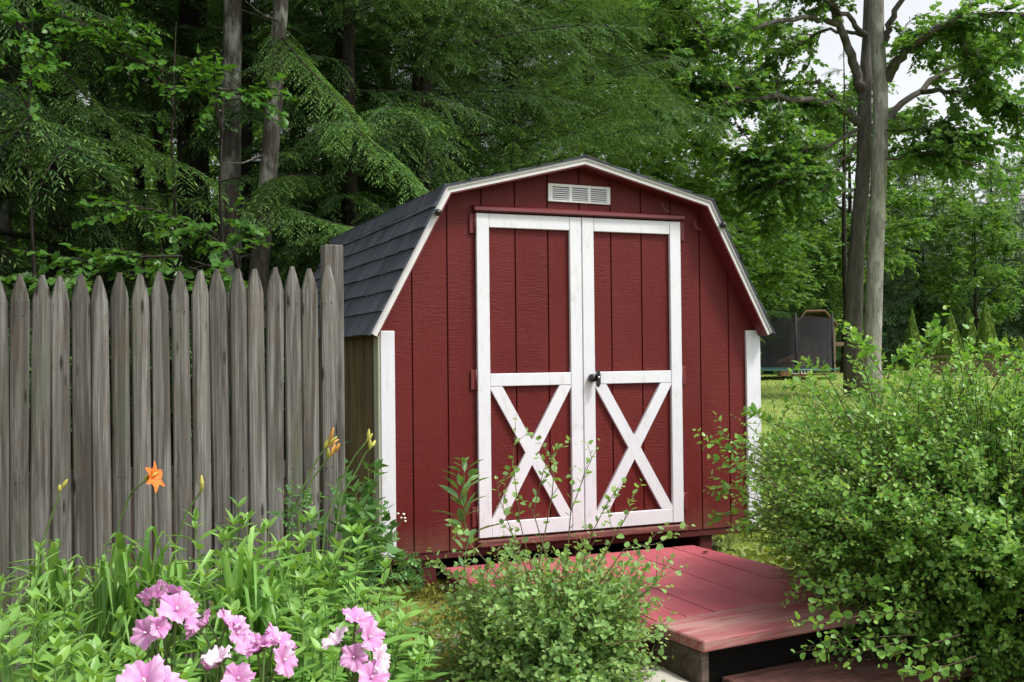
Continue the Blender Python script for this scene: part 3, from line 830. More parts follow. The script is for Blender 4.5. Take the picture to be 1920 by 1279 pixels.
# ------------------------------------------------------------------ hemlock
def bough(mb, P, width, rs, lat=.036, sub=.0155, slen=.064, swid=.0108, up=(0, 0, 1.), r0=.018, mat=0, matw=1, droop=.35):
    """flat drooping hemlock spray along the polyline P"""
    P = np.asarray(P, float)
    seg = np.linalg.norm(np.diff(P, axis=0), axis=1); s = np.concatenate([[0], np.cumsum(seg)]); L = s[-1]
    at_s = lambda q: np.stack([np.interp(q, s, P[:, k]) for k in range(3)], -1)
    if matw is not None:
        q = np.linspace(0, L, max(5, int(L / .25))); mb.tube(at_s(q), r0 * (1 - .9 * q / L), 4, mat=matw, cap=False)
    n = max(6, int(L / lat)); t = (np.arange(n) + rs.uniform(-.3, .3, n)) / n; t = np.clip(t, .02, .985)
    base = at_s(t * L); tan = norm(at_s(np.minimum(t * L + .04, L)) - at_s(np.maximum(t * L - .04, 0)))
    side = norm(np.cross(tan, np.array(up)[None])) * np.where(np.arange(n) % 2 == 0, 1, -1)[:, None]
    prof = np.interp(t, [0, .08, .3, .6, 1], [.25, .5, 1., .75, .18])
    ll = width * prof * rs.uniform(.65, 1.15, n)
    a = rs.uniform(.75, 1.1, n)
    ld = norm(tan * np.cos(a)[:, None] + side * np.sin(a)[:, None] + np.array([0, 0, 1])[None] * rs.uniform(-.12, .12, n)[:, None])
    BP, D, NN, SS, TP = [], [], [], [], []
    for i in range(n):
        m = max(3, int(ll[i] / sub)); u = (np.arange(m) + .5) / m
        x = u * ll[i]
        p = base[i] + ld[i] * x[:, None]; p[:, 2] -= droop * x * x / max(width, .1)
        dd = ld[i][None] + np.array([0, 0, -1.])[None] * (droop * 2 * x / max(width, .1))[:, None]
        sd = norm(np.cross(dd, np.array(up)[None])) * np.where(np.arange(m) % 2 == 0, 1, -1)[:, None]
        aa = rs.uniform(.5, .95, m)
        d = norm(norm(dd) * np.cos(aa)[:, None] + sd * np.sin(aa)[:, None] + rs.normal(0, .10, (m, 3)))
        d[-1] = norm(dd[-1])
        BP.append(p); D.append(d); SS.append(slen * np.interp(u, [0, .6, 1], [1., .85, .6]) * rs.uniform(.7, 1.25, m))
        NN.append(norm(np.array(up)[None] + rs.normal(0, .28, (m, 3))))
        TP.append(np.clip((u - .55) * 1.6, 0, 1) * np.clip(.25 + t[i], 0, 1) * rs.uniform(.2, 1., m))
    BP, D, NN, SS, TP = map(np.concatenate, (BP, D, NN, SS, TP))
    mb.inst(*STRIP, BP, frames(D, NN), np.stack([SS, np.full(len(SS), swid) * rs.uniform(.7, 1.3, len(SS)), SS], -1), mat, TP)

def bough_template(seed, L=2.4, w=.30, nsec=13, **k):
    """a hemlock limb: thin spine, short sprays on it and many drooping side branches of uneven length"""
    rs = np.random.RandomState(seed)
    x = np.linspace(0, L, 9); dr = rs.uniform(.05, .10)
    P = np.stack([x, rs.uniform(-.12, .12) * np.sin(x * 1.6 + rs.uniform(0, 3)), .20 * x - dr * x * x * 1.5], -1)
    mb = MB(); bough(mb, P, w, rs, droop=.5, **k)
    for q in range(nsec):
        t0 = .10 + .84 * (q + rs.uniform(-.4, .4)) / nsec; x0 = L * t0; sg = (-1) ** q
        p0 = np.array([np.interp(x0, x, P[:, kk]) for kk in range(3)])
        l2 = L * (.40 * (1 - t0) + .10) * rs.uniform(.6, 1.35); y = np.linspace(0, l2, 6); a = sg * rs.uniform(.6, 1.15)
        el = rs.uniform(-.25, .3)
        P2 = p0 + np.stack([y * math.cos(a), y * math.sin(a), el * y - rs.uniform(.3, .75) * y * y / l2], -1)
        up = np.array([rs.normal(0, .3), rs.normal(0, .3), 1.])
        bough(mb, P2, w * rs.uniform(.45, .8), rs, up=up, droop=rs.uniform(.4, 1.), r0=.008, matw=1 if q % 2 else None, **k)
    V = np.concatenate(mb.V); A = np.concatenate(mb.A)
    groups = {}
    for Lc, Tc, Mc in zip(mb.L, mb.T, mb.M):
        k0 = 0; Lc = np.asarray(Lc).reshape(-1)
        for sz in np.unique(Tc):
            if (Tc == sz).all():
                groups.setdefault((int(sz), int(Mc[0])), []).append(Lc.reshape(-1, int(sz)))
    return V, A, {k_: np.concatenate(v) for k_, v in groups.items()}
def place_template(mb, tmpl, pos, Rm, s):
    V, A, G = tmpl
    W = (V * s) @ Rm.T + pos
    for (sz, mt), f in G.items():
        mb.L.append((f + mb.n).reshape(-1)); mb.T.append(np.full(len(f), sz)); mb.M.append(np.full(len(f), mt)); mb.S.append(np.full(len(f), mt == 1))
    mb.V.append(W); mb.A.append(A); mb.n += len(V)
def rotm(az, pitch, roll=0.):
    ca, sa = math.cos(az), math.sin(az); cp_, sp_ = math.cos(pitch), math.sin(pitch); c, s = math.cos(roll), math.sin(roll)
    Rz = np.array([[ca, -sa, 0], [sa, ca, 0], [0, 0, 1]]); Ry = np.array([[cp_, 0, -sp_], [0, 1, 0], [sp_, 0, cp_]]); Rx = np.array([[1, 0, 0], [0, c, -s], [0, s, c]])
    return Rz @ Ry @ Rx
BT = [bough_template(100 + k) for k in range(5)]
BT_FAR = [bough_template(150 + k, nsec=9, lat=.085, sub=.05, slen=.17, swid=.045) for k in range(3)]

def hemlock_meshes(seed, H, base, Lmax, dz, r0, lean=(0, 0), tm=BT, dead=True):
    """returns (crown MB, trunk MB)"""
    rs = np.random.RandomState(seed)
    tr = MB(); z = np.linspace(-.2, H, 14)
    px = lean[0] * z / H + .04 * np.sin(z * .7 + seed); py = lean[1] * z / H + .04 * np.cos(z * .6 + seed)
    rad = r0 * (1 - z.clip(0) / H * .93); rad[0] *= 1.35; rad[1] *= 1.05
    tr.tube(np.stack([px, py, z], -1), rad, 10)
    cr_ = MB(); az = rs.uniform(0, 6); zz = base
    while zz < H - .3:
        f = (zz - base) / (H - base)
        ln = Lmax * (1 - f) ** .75 * rs.uniform(.7, 1.12) + .25
        az += 2.4 + rs.uniform(-.5, .5)
        p = np.array([np.interp(zz, z, px), np.interp(zz, z, py), zz])
        place_template(cr_, tm[rs.randint(len(tm))], p, rotm(az, rs.uniform(-.32, .22) - .10 * (1 - f) + .25 * f, rs.uniform(-.5, .5)), ln / 2.4)
        zz += dz * rs.uniform(.6, 1.4)
    if dead and base > 2:
        for k in range(int(base * 2)):
            q = rs.uniform(1.2, base); a = rs.uniform(0, 6.28); l = rs.uniform(.3, 1.3)
            p = np.array([np.interp(q, z, px), np.interp(q, z, py), q]); d = np.array([math.cos(a), math.sin(a), rs.uniform(-.3, .3)])
            tr.tube([p, p + d * l * .5 + np.array([0, 0, rs.uniform(-.08, .08)]), p + d * l], [.014, .009, .003], 4, cap=False)
    return cr_, tr

# ------------------------------------------------------------------ broadleaf
def twigs(mb, P0, D0, rs, length=.55, leaf=.10, nl=14, tmpl=MAPLE, mleaf=0, mtw=1, droop=.35, tube=True, tipf=0.):
    """leafy twigs starting at P0 in directions D0"""
    D0 = norm(D0); n = len(P0)
    ln = length * rs.uniform(.6, 1.3, n)
    K = 5; t = np.linspace(0, 1, K)
    pts = P0[:, None] + D0[:, None] * (ln[:, None] * t)[..., None]
    pts[..., 2] -= droop * ln[:, None] * t ** 2 * .5
    wob = rs.normal(0, .03, (n, K, 3)) * ln[:, None, None] * t[None, :, None]; pts = pts + wob
    if tube:
        for i in range(n): mb.tube(pts[i], [.006, .005, .004, .003, .002], 3, mat=mtw, cap=False)
    u = (np.arange(nl) + .6) / nl; u = .12 + .88 * u
    k0 = np.minimum((u * (K - 1)).astype(int), K - 2); fr = u * (K - 1) - k0
    p = pts[:, k0] * (1 - fr)[None, :, None] + pts[:, k0 + 1] * fr[None, :, None]
    tg = norm(pts[:, k0 + 1] - pts[:, k0])
    sd = norm(np.cross(tg, np.array([0, 0, 1.]))) * np.where(np.arange(nl) % 2 == 0, 1, -1)[None, :, None]
    a = rs.uniform(.5, 1.25, (n, nl)); a[:, -1] = .1
    d = tg * np.cos(a)[..., None] + sd * np.sin(a)[..., None] + np.array([0, 0, -1.]) * rs.uniform(-.1, .55, (n, nl))[..., None]
    nn = np.array([0, 0, 1.]) + rs.normal(0, .45, (n, nl, 3))
    d = d.reshape(-1, 3); p = p.reshape(-1, 3) + norm(d) * leaf * .25
    S = leaf * rs.uniform(.6, 1.25, n * nl)
    tip = np.tile(np.clip((u - .6) * 2.5, 0, 1) * tipf, n) * rs.uniform(.3, 1, n * nl)
    mb.inst(*tmpl, p, frames(d, nn.reshape(-1, 3)), S, mleaf, tip)

def limb_poly(p, d, L, rs, up=.15, wig=.12, n=8):
    P = [np.array(p, float)]; d = norm(np.array(d, float))
    for k in range(n):
        d = norm(d + rs.normal(0, wig, 3) + np.array([0, 0, up * .3])); P.append(P[-1] + d * L / n)
    return np.array(P)
def dress(mb, P, rs, n, length, leaf, nl, tmpl, t0=.25, mleaf=0, mtw=1, back=0., **k):
    """leafy twigs along the outer part of a limb polyline"""
    s = np.linspace(0, 1, len(P)); t = t0 + (1 - t0) * rs.uniform(0, 1, n) ** .8
    p = np.stack([np.interp(t, s, P[:, q]) for q in range(3)], -1)
    tan = norm(np.stack([np.interp(np.minimum(t + .05, 1), s, P[:, q]) - np.interp(t - .05, s, P[:, q]) for q in range(3)], -1))
    d = tan * .7 + rs.normal(0, .55, (n, 3)); d[:, 2] = d[:, 2] * .7; d[:, 1] += back
    twigs(mb, p, d, rs, length, leaf, nl, tmpl, mleaf, mtw, **k)

def broadleaf_meshes(seed, H, base, spread, r0, n_l=22, ntw=26, leaf=.12, nl=12, lean=(0, 0)):
    rs = np.random.RandomState(seed)
    tr = MB(); cr_ = MB()
    z = np.linspace(-.2, H * .92, 12)
    px = lean[0] * z / H + .10 * np.sin(z * .5 + seed); py = lean[1] * z / H + .10 * np.cos(z * .45 + seed * 2)
    rad = r0 * (1 - z.clip(0) / H * .9); rad[0] *= 1.4
    tr.tube(np.stack([px, py, z], -1), rad, 10)
    for k in range(n_l):
        f = (k + .5) / n_l; zz = base + (H * .9 - base) * f; a = k * 2.4 + rs.uniform(-.4, .4)
        ln = spread * (math.sin(pi * min(1, .22 + .72 * f)) ** .7) * rs.uniform(.75, 1.15)
        p = np.array([np.interp(zz, z, px), np.interp(zz, z, py), zz])
        P = limb_poly(p, (math.cos(a), math.sin(a), .25 + .5 * f), ln, rs, up=.1)
        tr.tube(P, np.linspace(r0 * .32 * (1 - .6 * f), .012, len(P)), 5, cap=False)
        dress(cr_, P, rs, ntw, .65, leaf, nl, MAPLE, t0=.15, tube=False)
        for q in range(3):
            i = rs.randint(2, 6); b = a + rs.uniform(.5, 1.1) * (-1) ** q
            P2 = limb_poly(P[i], (math.cos(b), math.sin(b), rs.uniform(-.15, .5)), ln * .55, rs, up=.05)
            tr.tube(P2, np.linspace(.022, .006, len(P2)), 4, cap=False)
            dress(cr_, P2, rs, ntw, .6, leaf, nl, MAPLE, t0=.05, tube=False)
    return cr_, tr
# ------------------------------------------------------------------ the woods
def tree_thing(name, loc, label, cat, crown, trunk, mats_c, mats_t, group=None, rz=0., s=1.):
    o = empty(name, loc, rz); o.scale = (s, s, s)
    tag(o, label, cat, group)
    t = trunk.build('trunk', mats_t, o); c = crown.build('crown', mats_c, o)
    return o
def copy_tree_to(src, loc, rz, s, label, group=None):
    o = copy_tree(src); o.location = tuple(float(q) for q in loc); o.rotation_euler = (0, 0, rz); o.scale = (s, s, s * (1. + .1 * math.sin(rz * 5)))
    o['label'] = label
    if group: o['group'] = group
    return o
def ground_pt(px, Y):
    X = (px - 960) / F * Y
    return np.array([X, Y, float(ground_z(X, Y)) - .05])
HM = [M['hemlock'], M['bark_dark']]
protoA = protoB = protoC = None
PROT = {}
def hem(px, Y, label, kind, rz, s=1., group=None):
    loc = ground_pt(px, Y)
    if kind not in PROT:
        prm = {'A': dict(seed=21, H=13, base=.7, Lmax=3.0, dz=.08, r0=.19), 'B': dict(seed=22, H=14.5, base=2.0, Lmax=3.2, dz=.09, r0=.22),
               'C': dict(seed=23, H=12, base=.9, Lmax=2.6, dz=.078, r0=.16), 'D': dict(seed=24, H=15, base=5.0, Lmax=2.7, dz=.14, r0=.2)}[kind]
        cr_, tr = hemlock_meshes(**prm)
        PROT[kind] = tree_thing('hemlock_tree', loc, label, 'tree', cr_, tr, HM, [M['bark_dark']], group, rz, s)
    else: copy_tree_to(PROT[kind], loc, rz, s, label, group)
HG = 'hemlocks in the woods behind the fence and shed'
# the row right behind the fence and the shed
hem(640, 12.8, 'dense hemlock with low drooping boughs just left of the shed roof', 'A', .4, 1., HG)
hem(800, 12.6, 'tall full hemlock rising straight behind the left half of the shed roof', 'C', 1.3, 1.12, HG)
hem(965, 14.5, 'bushy hemlock with pale green tips directly behind the roof peak', 'A', 2.2, 1.0, HG)
hem(1110, 17.0, 'hemlock behind the shed where the conifers meet the broad leaved trees', 'C', 3.7, 1.15, HG)
hem(720, 17.5, 'hemlock in the second row between the two trees left of the roof peak', 'B', 4.4, 1.0, HG)
hem(885, 19.5, 'shaded hemlock in the second row behind the roof peak', 'B', 5.2, 1.05, HG)
hem(560, 16.5, 'dark hemlock standing behind the leaning grey trunk', 'D', .9, 1., HG)
# left part: dark, bare trunks
hem(372, 13.2, 'hemlock with a thick black trunk left of the two grey trunks', 'D', 2.9, 1.2, HG)
hem(120, 12.0, 'hemlock with a bare dark lower trunk above the left end of the fence', 'D', 1.9, .9, HG)
hem(-90, 10.5, 'hemlock at the left edge of the photo reaching in over the fence', 'B', 3.3, 1., HG)
hem(190, 15.5, 'dark hemlock trunk at the left with crown of sagging sprays', 'D', 5.9, 1., HG)
hem(20, 20.0, 'shaded hemlock deep in the left corner of the woods', 'A', 5.0, 1., HG)
hem(-200, 15., 'hemlock beyond the left edge whose boughs close the view', 'A', 2.4, 1.1, HG)
hem(620, 23., 'far hemlock in the dark behind the low boughs left of the roof', 'A', .8, 1.1, HG)
# right of the shed: dark conifers behind the trampoline
HR = 'dark conifers behind the trampoline'
hem(1345, 40.0, 'dark hemlock showing just right of the right roof slope', 'B', 1.0, .85, HR)
hem(1440, 44.0, 'dark conifer standing behind the left side of the trampoline', 'A', 2.0, .85, HR)
hem(1545, 46.0, 'dark conifer behind the wooden playset roof', 'A', 3.1, .9, HR)
hem(1225, 28.0, 'conifer half hidden behind the shed ridge and broad leaves', 'A', 5.5, .75, HR)
hem(1485, 50.0, 'far dark conifer closing the view over the trampoline net', 'C', 4.5, 1., HR)
# pale far conifers at the right
def hem_far(px, Y, label, rz, s):
    loc = ground_pt(px, Y)
    if 'F' not in PROT:
        cr_, tr = hemlock_meshes(seed=31, H=11, base=.6, Lmax=3.4, dz=.10, r0=.17, tm=BT_FAR)
        PROT['F'] = tree_thing('far_conifer', loc, label, 'tree', cr_, tr, [M['hemlock_hazed'], M['bark_dark']], [M['bark_dark']], 'pale conifers along the far edge of the lawn', rz, s)
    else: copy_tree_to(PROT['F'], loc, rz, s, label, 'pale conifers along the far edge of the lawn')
hem_far(1722, 50, 'pale conifer right of the twin trunks behind the clipped evergreens', .3, 1.0)
hem_far(1790, 56, 'feathery pale conifer behind the middle of the evergreen row', 1.5, 1.05)
hem_far(1862, 52, 'pale conifer behind the tallest clipped evergreen', 2.7, .98)
hem_far(1935, 55, 'pale conifer at the right edge of the photo', 4.0, 1.0)
hem_far(1660, 58, 'pale conifer just behind the twin trunks', 5.0, 1.1)
hem_far(2020, 50, 'pale conifer past the right edge reaching in', 5.6, 1.)
hem_far(1755, 66, 'pale conifer in the second row behind the shorter evergreens', 1.1, 1.15)
hem_far(1895, 66, 'pale conifer in the second row near the right edge', 2.2, 1.15)

# grey trunks standing in front
def grey_trunk(px0, px1, Y, r, label, mat, seed, H=13., base=6.2):
    """trunk leaning from px0 at photo y=500 to px1 at y=0"""
    a = at(px0, 500, Y); b = at(px1, 0, Y)
    k = (b[0] - a[0]) / (b[2] - a[2])
    x0 = a[0] - k * (a[2] - float(ground_z(a[0], Y)))
    loc = np.array([x0, Y, float(ground_z(x0, Y)) - .05])
    cr_, tr = hemlock_meshes(seed, H, base, 2.6, .16, r, lean=(k * H, 0))
    return tree_thing('woodland_tree', loc, label, 'tree', cr_, tr, HM, [mat], 'bare trunks among the hemlocks')
grey_trunk(437, 431, 11.0, .145, 'straight grey trunk with pale lichen blotches, left of the two lit trunks', M['bark_grey'], 41)
grey_trunk(455, 452, 12.3, .12, 'dark trunk pressed close behind the lichen blotched grey trunk', M['bark_dark'], 42)
grey_trunk(480, 522, 10.6, .115, 'slender grey trunk leaning to the right, right of the lichen blotched one', M['bark_grey'], 43)
grey_trunk(312, 283, 15.5, .095, 'thin brown trunk leaning to the left in the lit gap of the woods', M['bark_dark'], 44)
grey_trunk(268, 262, 16.5, .11, 'thin upright dark trunk at the left of the lit gap', M['bark_dark'], 45)
grey_trunk(10, 6, 12.2, .14, 'brown trunk at the very left edge above the fence', M['bark_grey'], 46)
grey_trunk(338, 345, 22., .12, 'far thin trunk between the leaning trunk and the black trunk', M['bark_dark'], 47)

# bright boughs that reach into the light, parts of a hemlock of their own
bh = empty('hemlock_tree', ground_pt(655, 11.6))
tag(bh, 'hemlock with bright boughs hanging between the leaning grey trunk and the shed roof', 'tree', HG)
rs = np.random.RandomState(77)
tr = MB(); tr.tube([(0, 0, -.1), (.03, 0, 3), (0, .02, 6), (.05, 0, 9), (0, 0, 12)], [.09, .08, .06, .04, .02], 9); tr.build('trunk', [M['bark_dark']], bh)
cr_ = MB(); zz = 2.0; az = .5
while zz < 11.5:
    az += 2.4 + rs.uniform(-.4, .4); f = zz / 12
    if True:
        place_template(cr_, BT[rs.randint(5)], np.array([0, 0, zz]), rotm(az, rs.uniform(-.25, .1), rs.uniform(-.2, .2)), 1.0 * (1 - f * .8))
    zz += .16
cr_.build('crown', HM, bh)
B0 = np.array(bh.location)
def long_bough(pix, w, seed, name='bough'):
    rs_ = np.random.RandomState(seed); P = np.array([at(x, y, Y) for x, y, Y in pix])
    s = np.linspace(0, 1, len(P)); q = np.linspace(0, 1, 14)
    P = np.stack([np.interp(q, s, P[:, k]) for k in range(3)], -1); P[1:-1] = (P[:-2] + 2 * P[1:-1] + P[2:]) / 4
    mb = MB(); bough(mb, P, w, rs_, lat=.026, sub=.0125, slen=.058, swid=.0105, droop=.6)
    for k in range(7):
        i = rs_.randint(2, 11); t = P[min(i + 1, 13)] - P[i]; t = t / np.linalg.norm(t)
        sd = np.cross(t, [0, 0, 1.]) * (-1) ** k
        y = np.linspace(0, 1, 6); l2 = w * rs_.uniform(1.2, 2.0)
        P2 = P[i] + np.outer(y * l2, t * .75 + sd * .5) - np.outer(y ** 2 * l2 * .35, [0, 0, 1.])
        bough(mb, P2, w * .55, rs_, matw=None, lat=.027, sub=.0125, slen=.055, swid=.0105, droop=.6)
    return mb
M['hem_bright'] = mat_leaf('lit_hemlock_needles', [(.065, .15, .04), (.095, .20, .05), (.13, .25, .062)], tipc=(.24, .44, .10), rough=.5, trans=.3)  # lighter hemlock copy, the light on these boughs put into the colour
for pix, w, sd in (([(560, 60, 11.1), (500, 35, 10.8), (555, 105, 10.3), (600, 150, 10.), (660, 215, 9.7), (702, 300, 9.5)], .42, 1),
                   ([(585, 390, 11.1), (480, 360, 10.4), (560, 395, 10.), (640, 425, 9.6), (705, 425, 9.4)], .36, 2),
                   ([(600, 440, 11.), (650, 420, 10.2), (690, 470, 9.9), (640, 510, 9.7)], .34, 3),
                   ([(590, 230, 11.1), (660, 240, 10.4), (740, 300, 10.0), (790, 350, 9.8)], .38, 4),
                   ([(590, 330, 11.1), (520, 330, 10.3), (480, 395, 9.9)], .34, 5)):
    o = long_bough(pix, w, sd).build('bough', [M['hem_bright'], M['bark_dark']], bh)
    o.location = tuple(-B0)
bh2 = empty('hemlock_tree', ground_pt(-40, 10.8))
tag(bh2, 'hemlock at the left with long lit boughs sweeping right across the dark woods', 'tree', HG)
B1 = np.array(bh2.location)
tr = MB(); tr.tube([(0, 0, -.1), (.03, 0, 3), (0, .02, 6), (.05, 0, 9), (0, 0, 12)], [.14, .12, .09, .06, .02], 9); tr.build('trunk', [M['bark_dark']], bh2)
cr_ = MB(); zz = 5.6; az = .1
while zz < 11.5:
    az += 2.4 + rs.uniform(-.4, .4)
    place_template(cr_, BT[rs.randint(5)], np.array([0, 0, zz]), rotm(az, rs.uniform(-.25, .1), rs.uniform(-.2, .2)), 1.0 * (1 - zz / 12 * .8)); zz += .2
cr_.build('crown', HM, bh2)
for pix, w, sd in (([(-30, 90, 10.7), (95, 100, 10.2), (150, 170, 9.9), (215, 240, 9.7), (300, 265, 9.5)], .36, 6),
                   ([(-30, 210, 10.7), (60, 205, 10.2), (140, 270, 9.9), (230, 330, 9.8)], .34, 7),
                   ([(-30, 260, 10.7), (150, 255, 10.1), (260, 270, 9.8), (350, 310, 9.5), (410, 345, 9.4)], .33, 8)):
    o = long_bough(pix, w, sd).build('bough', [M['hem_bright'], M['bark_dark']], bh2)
    o.location = tuple(-B1)

# young broad leaved trees with bright flat sprays of leaves
def sapling(px, Y, sprays, label, seed, h=4.5):
    rs_ = np.random.RandomState(seed); loc = ground_pt(px, Y); L0 = np.array(loc)
    o = empty('sapling', loc); tag(o, label, 'tree', 'young broad leaved trees in the woods')
    st = MB(); h = max(at(x, y, q)[2] - L0[2] for p_ in sprays for x, y, q in p_) + .1
    st.tube([(0, 0, -.1), (.03, .02, h * .4), (-.03, 0, h * .75), (.02, 0, h)], [.02, .016, .010, .003], 6)
    lv = MB()
    for pts in sprays:
        P = np.array([at(x, y, q) for x, y, q in pts]) - L0
        z0 = np.clip(P[0][2] - .35, .3, h); P = np.concatenate([[np.array([0, 0, z0])], P])
        s = np.linspace(0, 1, len(P)); q = np.linspace(0, 1, 10); P = np.stack([np.interp(q, s, P[:, k]) for k in range(3)], -1)
        st.tube(P, np.linspace(.014, .003, 10), 4, mat=0, cap=False)
        n = int(len(pts) * 5); dress(lv, P, rs_, n, .36, .066, 11, MAPLE, t0=.25, mtw=1, droop=.2)
    st.build('stem', [M['bark_dark']], o); lv.build('leaves', [M['sapling'], M['bark_dark']], o)
sapling(300, 7.6, [[(340, 480, 7.2), (250, 482, 7.0), (150, 492, 6.9)], [(350, 500, 7.0), (400, 515, 6.8)], [(260, 500, 7.1), (180, 515, 6.9), (60, 530, 6.8)]], 'low sapling with bright leaves peeping over the left pickets', 61, 2.6)
sapling(330, 9.6, [[(250, 95, 9.4), (170, 50, 9.2), (120, 30, 9.1)], [(280, 120, 9.3), (340, 150, 9.1)], [(300, 130, 9.3), (200, 90, 9.), (230, 65, 9.)]], 'sapling with bright leaf sprays high in the left woods', 62, 5.6)
sapling(420, 9.3, [[(400, 165, 9.1), (450, 178, 9.), (510, 192, 8.9)], [(395, 172, 9.1), (365, 165, 9.)]], 'sapling whose flat leaf spray crosses the lichen blotched trunk', 63, 4.6)
sapling(455, 8.6, [[(400, 432, 8.4), (360, 428, 8.3)], [(430, 445, 8.4), (465, 430, 8.2)], [(300, 395, 8.5), (220, 385, 8.4)]], 'low sapling in front of the foot of the grey trunks', 64, 2.9)
sapling(60, 9.0, [[(30, 40, 8.8), (60, 60, 8.7)], [(10, 120, 8.7), (60, 150, 8.6)]], 'sapling with leaf sprays in the upper left corner', 65, 5.2)

# broad leaved trees behind the shed and lawn
BM = {}
def broad(px, Y, label, kind, rz, s=1.):
    loc = ground_pt(px, Y)
    g = 'broad leaved trees behind the shed and lawn'
    if kind not in BM:
        prm = {'A': dict(seed=51, H=12, base=2.2, spread=4.2, r0=.10, n_l=20, ntw=24), 'B': dict(seed=52, H=10, base=2.7, spread=3.3, r0=.13, n_l=18, ntw=24)}[kind]
        cr_, tr = broadleaf_meshes(**prm)
        BM[kind] = tree_thing('broadleaf_tree', loc, label, 'tree', cr_, tr, [M['maple'], M['twig']], [M['bark_dark']], g, rz, s)
    else: copy_tree_to(BM[kind], loc, rz, s, label, g)
broad(1235, 29.5, 'leafy broad leaved tree over the right roof slope', 'A', 0., 1.12)
broad(1175, 26.0, 'broad leaved tree behind the shed right of the conifers', 'B', 1.2, 1.05)
broad(1390, 31.0, 'leafy tree under the long left limbs of the twin trunk tree', 'B', 2.1, .82)
broad(1505, 42.0, 'leafy tree between the trampoline and the twin trunks', 'A', 3.3, .7)
broad(1735, 51.0, 'leafy tree just right of the twin trunks', 'A', 4.1, .85)
broad(1830, 47.0, 'smaller leafy tree further right under the white sky', 'B', 5.0, .8)
broad(235, 27.0, 'sunlit leafy tree far back in the left gap of the woods', 'A', 1.7, 1.0)
broad(395, 31.0, 'sunlit leafy tree far back between the dark trunks', 'B', .6, 1.2)
broad(1905, 60.0, 'leafy tree far back at the right edge', 'A', 2.9, .95)
broad(1680, 62.0, 'leafy tree far back right behind the pale trunk', 'A', .8, .9)
broad(60, 29.0, 'sunlit leafy tree far back in the left corner', 'B', 2.6, 1.2)
broad(1590, 44.0, 'leafy tree seen through the fork of the twin trunks', 'B', 3.9, 1.2)

# far woods closing the view: reads as one mass
mb = MB(); rs = np.random.RandomState(90)
for k in range(150):
    X = rs.uniform(-48, 62); Y = rs.uniform(60, 78)
    if X < -6: Y = rs.uniform(36, 62)
    z0 = float(ground_z(X, Y)); H = rs.uniform(7, 11) if X < 20 else rs.uniform(4.5, 8)
    mb.tube([(X, Y, z0 - .1), (X + rs.uniform(-.2, .2), Y, z0 + H * .5), (X + rs.uniform(-.4, .4), Y, z0 + H)], [.16, .12, .03], 5, mat=1, cap=False)
    n = 420
    u = norm(rs.normal(0, 1, (n, 3))) * rs.uniform(.3, 1, (n, 1)) ** .5
    c = np.array([X, Y, z0 + H * .55]) + u * np.array([2.6, 2.6, H * .5])
    d = rs.normal(0, 1, (n, 3)); d[:, 2] -= .3
    mb.inst(*KITE, c, frames(d, rs.normal(0, .6, (n, 3)) + np.array([0, 0, 1.])), rs.uniform(.28, .6, n), 0)
    # understorey
    n = 120
    c = np.array([X, Y - 1, z0 + .1]) + rs.uniform(0, 1, (n, 3)) * np.array([3, 2, 2.2])
    mb.inst(*KITE, c, frames(rs.normal(0, 1, (n, 3)), rs.normal(0, .6, (n, 3)) + np.array([0, 0, 1.])), rs.uniform(.25, .5, n), 0)
o = mb.build('far_woods', [M['maple'], M['bark_dark']])
tag(o, 'far off woods seen as one mass between the trunks', 'woods', kind='stuff')

# ------------------------------------------------------------------ the big twin-trunk tree
def tree_from_pixels(name, label, trunk_px, limbs, Y, mat_t, seed, base_r):
    rs_ = np.random.RandomState(seed)
    gp = ground_pt(trunk_px[0][0], Y); L0 = gp.copy()
    o = empty(name, gp); tag(o, label, 'tree')
    tr = MB()
    P = [np.array([0, 0, -.15])] + [at(x, y, Y) - L0 for x, y, r in trunk_px]; Rr = [base_r * 1.12] + [r for _, _, r in trunk_px]
    tr.tube(P, Rr, 14); tr.build('trunk', [mat_t], o)
    lv = MB(); lb = MB()
    for pts, r0, r1, n, t0 in limbs:
        P = np.array([at(x, y, q) for x, y, q in pts]) - L0
        s = np.linspace(0, 1, len(P)); q = np.linspace(0, 1, 3 * len(P)); P = np.stack([np.interp(q, s, P[:, k]) for k in range(3)], -1)
        P[1:-1] = (P[:-2] + 2 * P[1:-1] + P[2:]) / 4
        P[2:-1] += rs_.normal(0, .03, P[2:-1].shape)
        lb.tube(P, (r0 + (r1 - r0) * q ** .8) * 1.15 + .006, 7, cap=False)
        Lt = np.linalg.norm(np.diff(P, axis=0), axis=1).sum()
        nb = max(2, int(n / 9))
        for k in range(nb):
            i = min(len(P) - 2, int(len(P) * (t0 + (1 - t0) * rs_.uniform(0, 1)))); t = norm(P[i + 1] - P[i])
            P2 = limb_poly(P[i], t + rs_.normal(0, .7, 3) + np.array([0, .7, 0]), rs_.uniform(.7, 1.8), rs_, up=-.05, wig=.15)
            lb.tube(P2, np.linspace(.022, .006, len(P2)), 4, cap=False)
            dress(lv, P2, rs_, 10, .5, .12, 11, MAPLE, t0=.1)
        dress(lv, P, rs_, int(n * 1.5), .55, .12, 11, MAPLE, t0=t0, back=.45)
    lb.build('limbs', [M['limb']], o); lv.build('leaves', [M['oak'], M['twig']], o)
    return o
Y1, Y2 = 24.0, 24.6
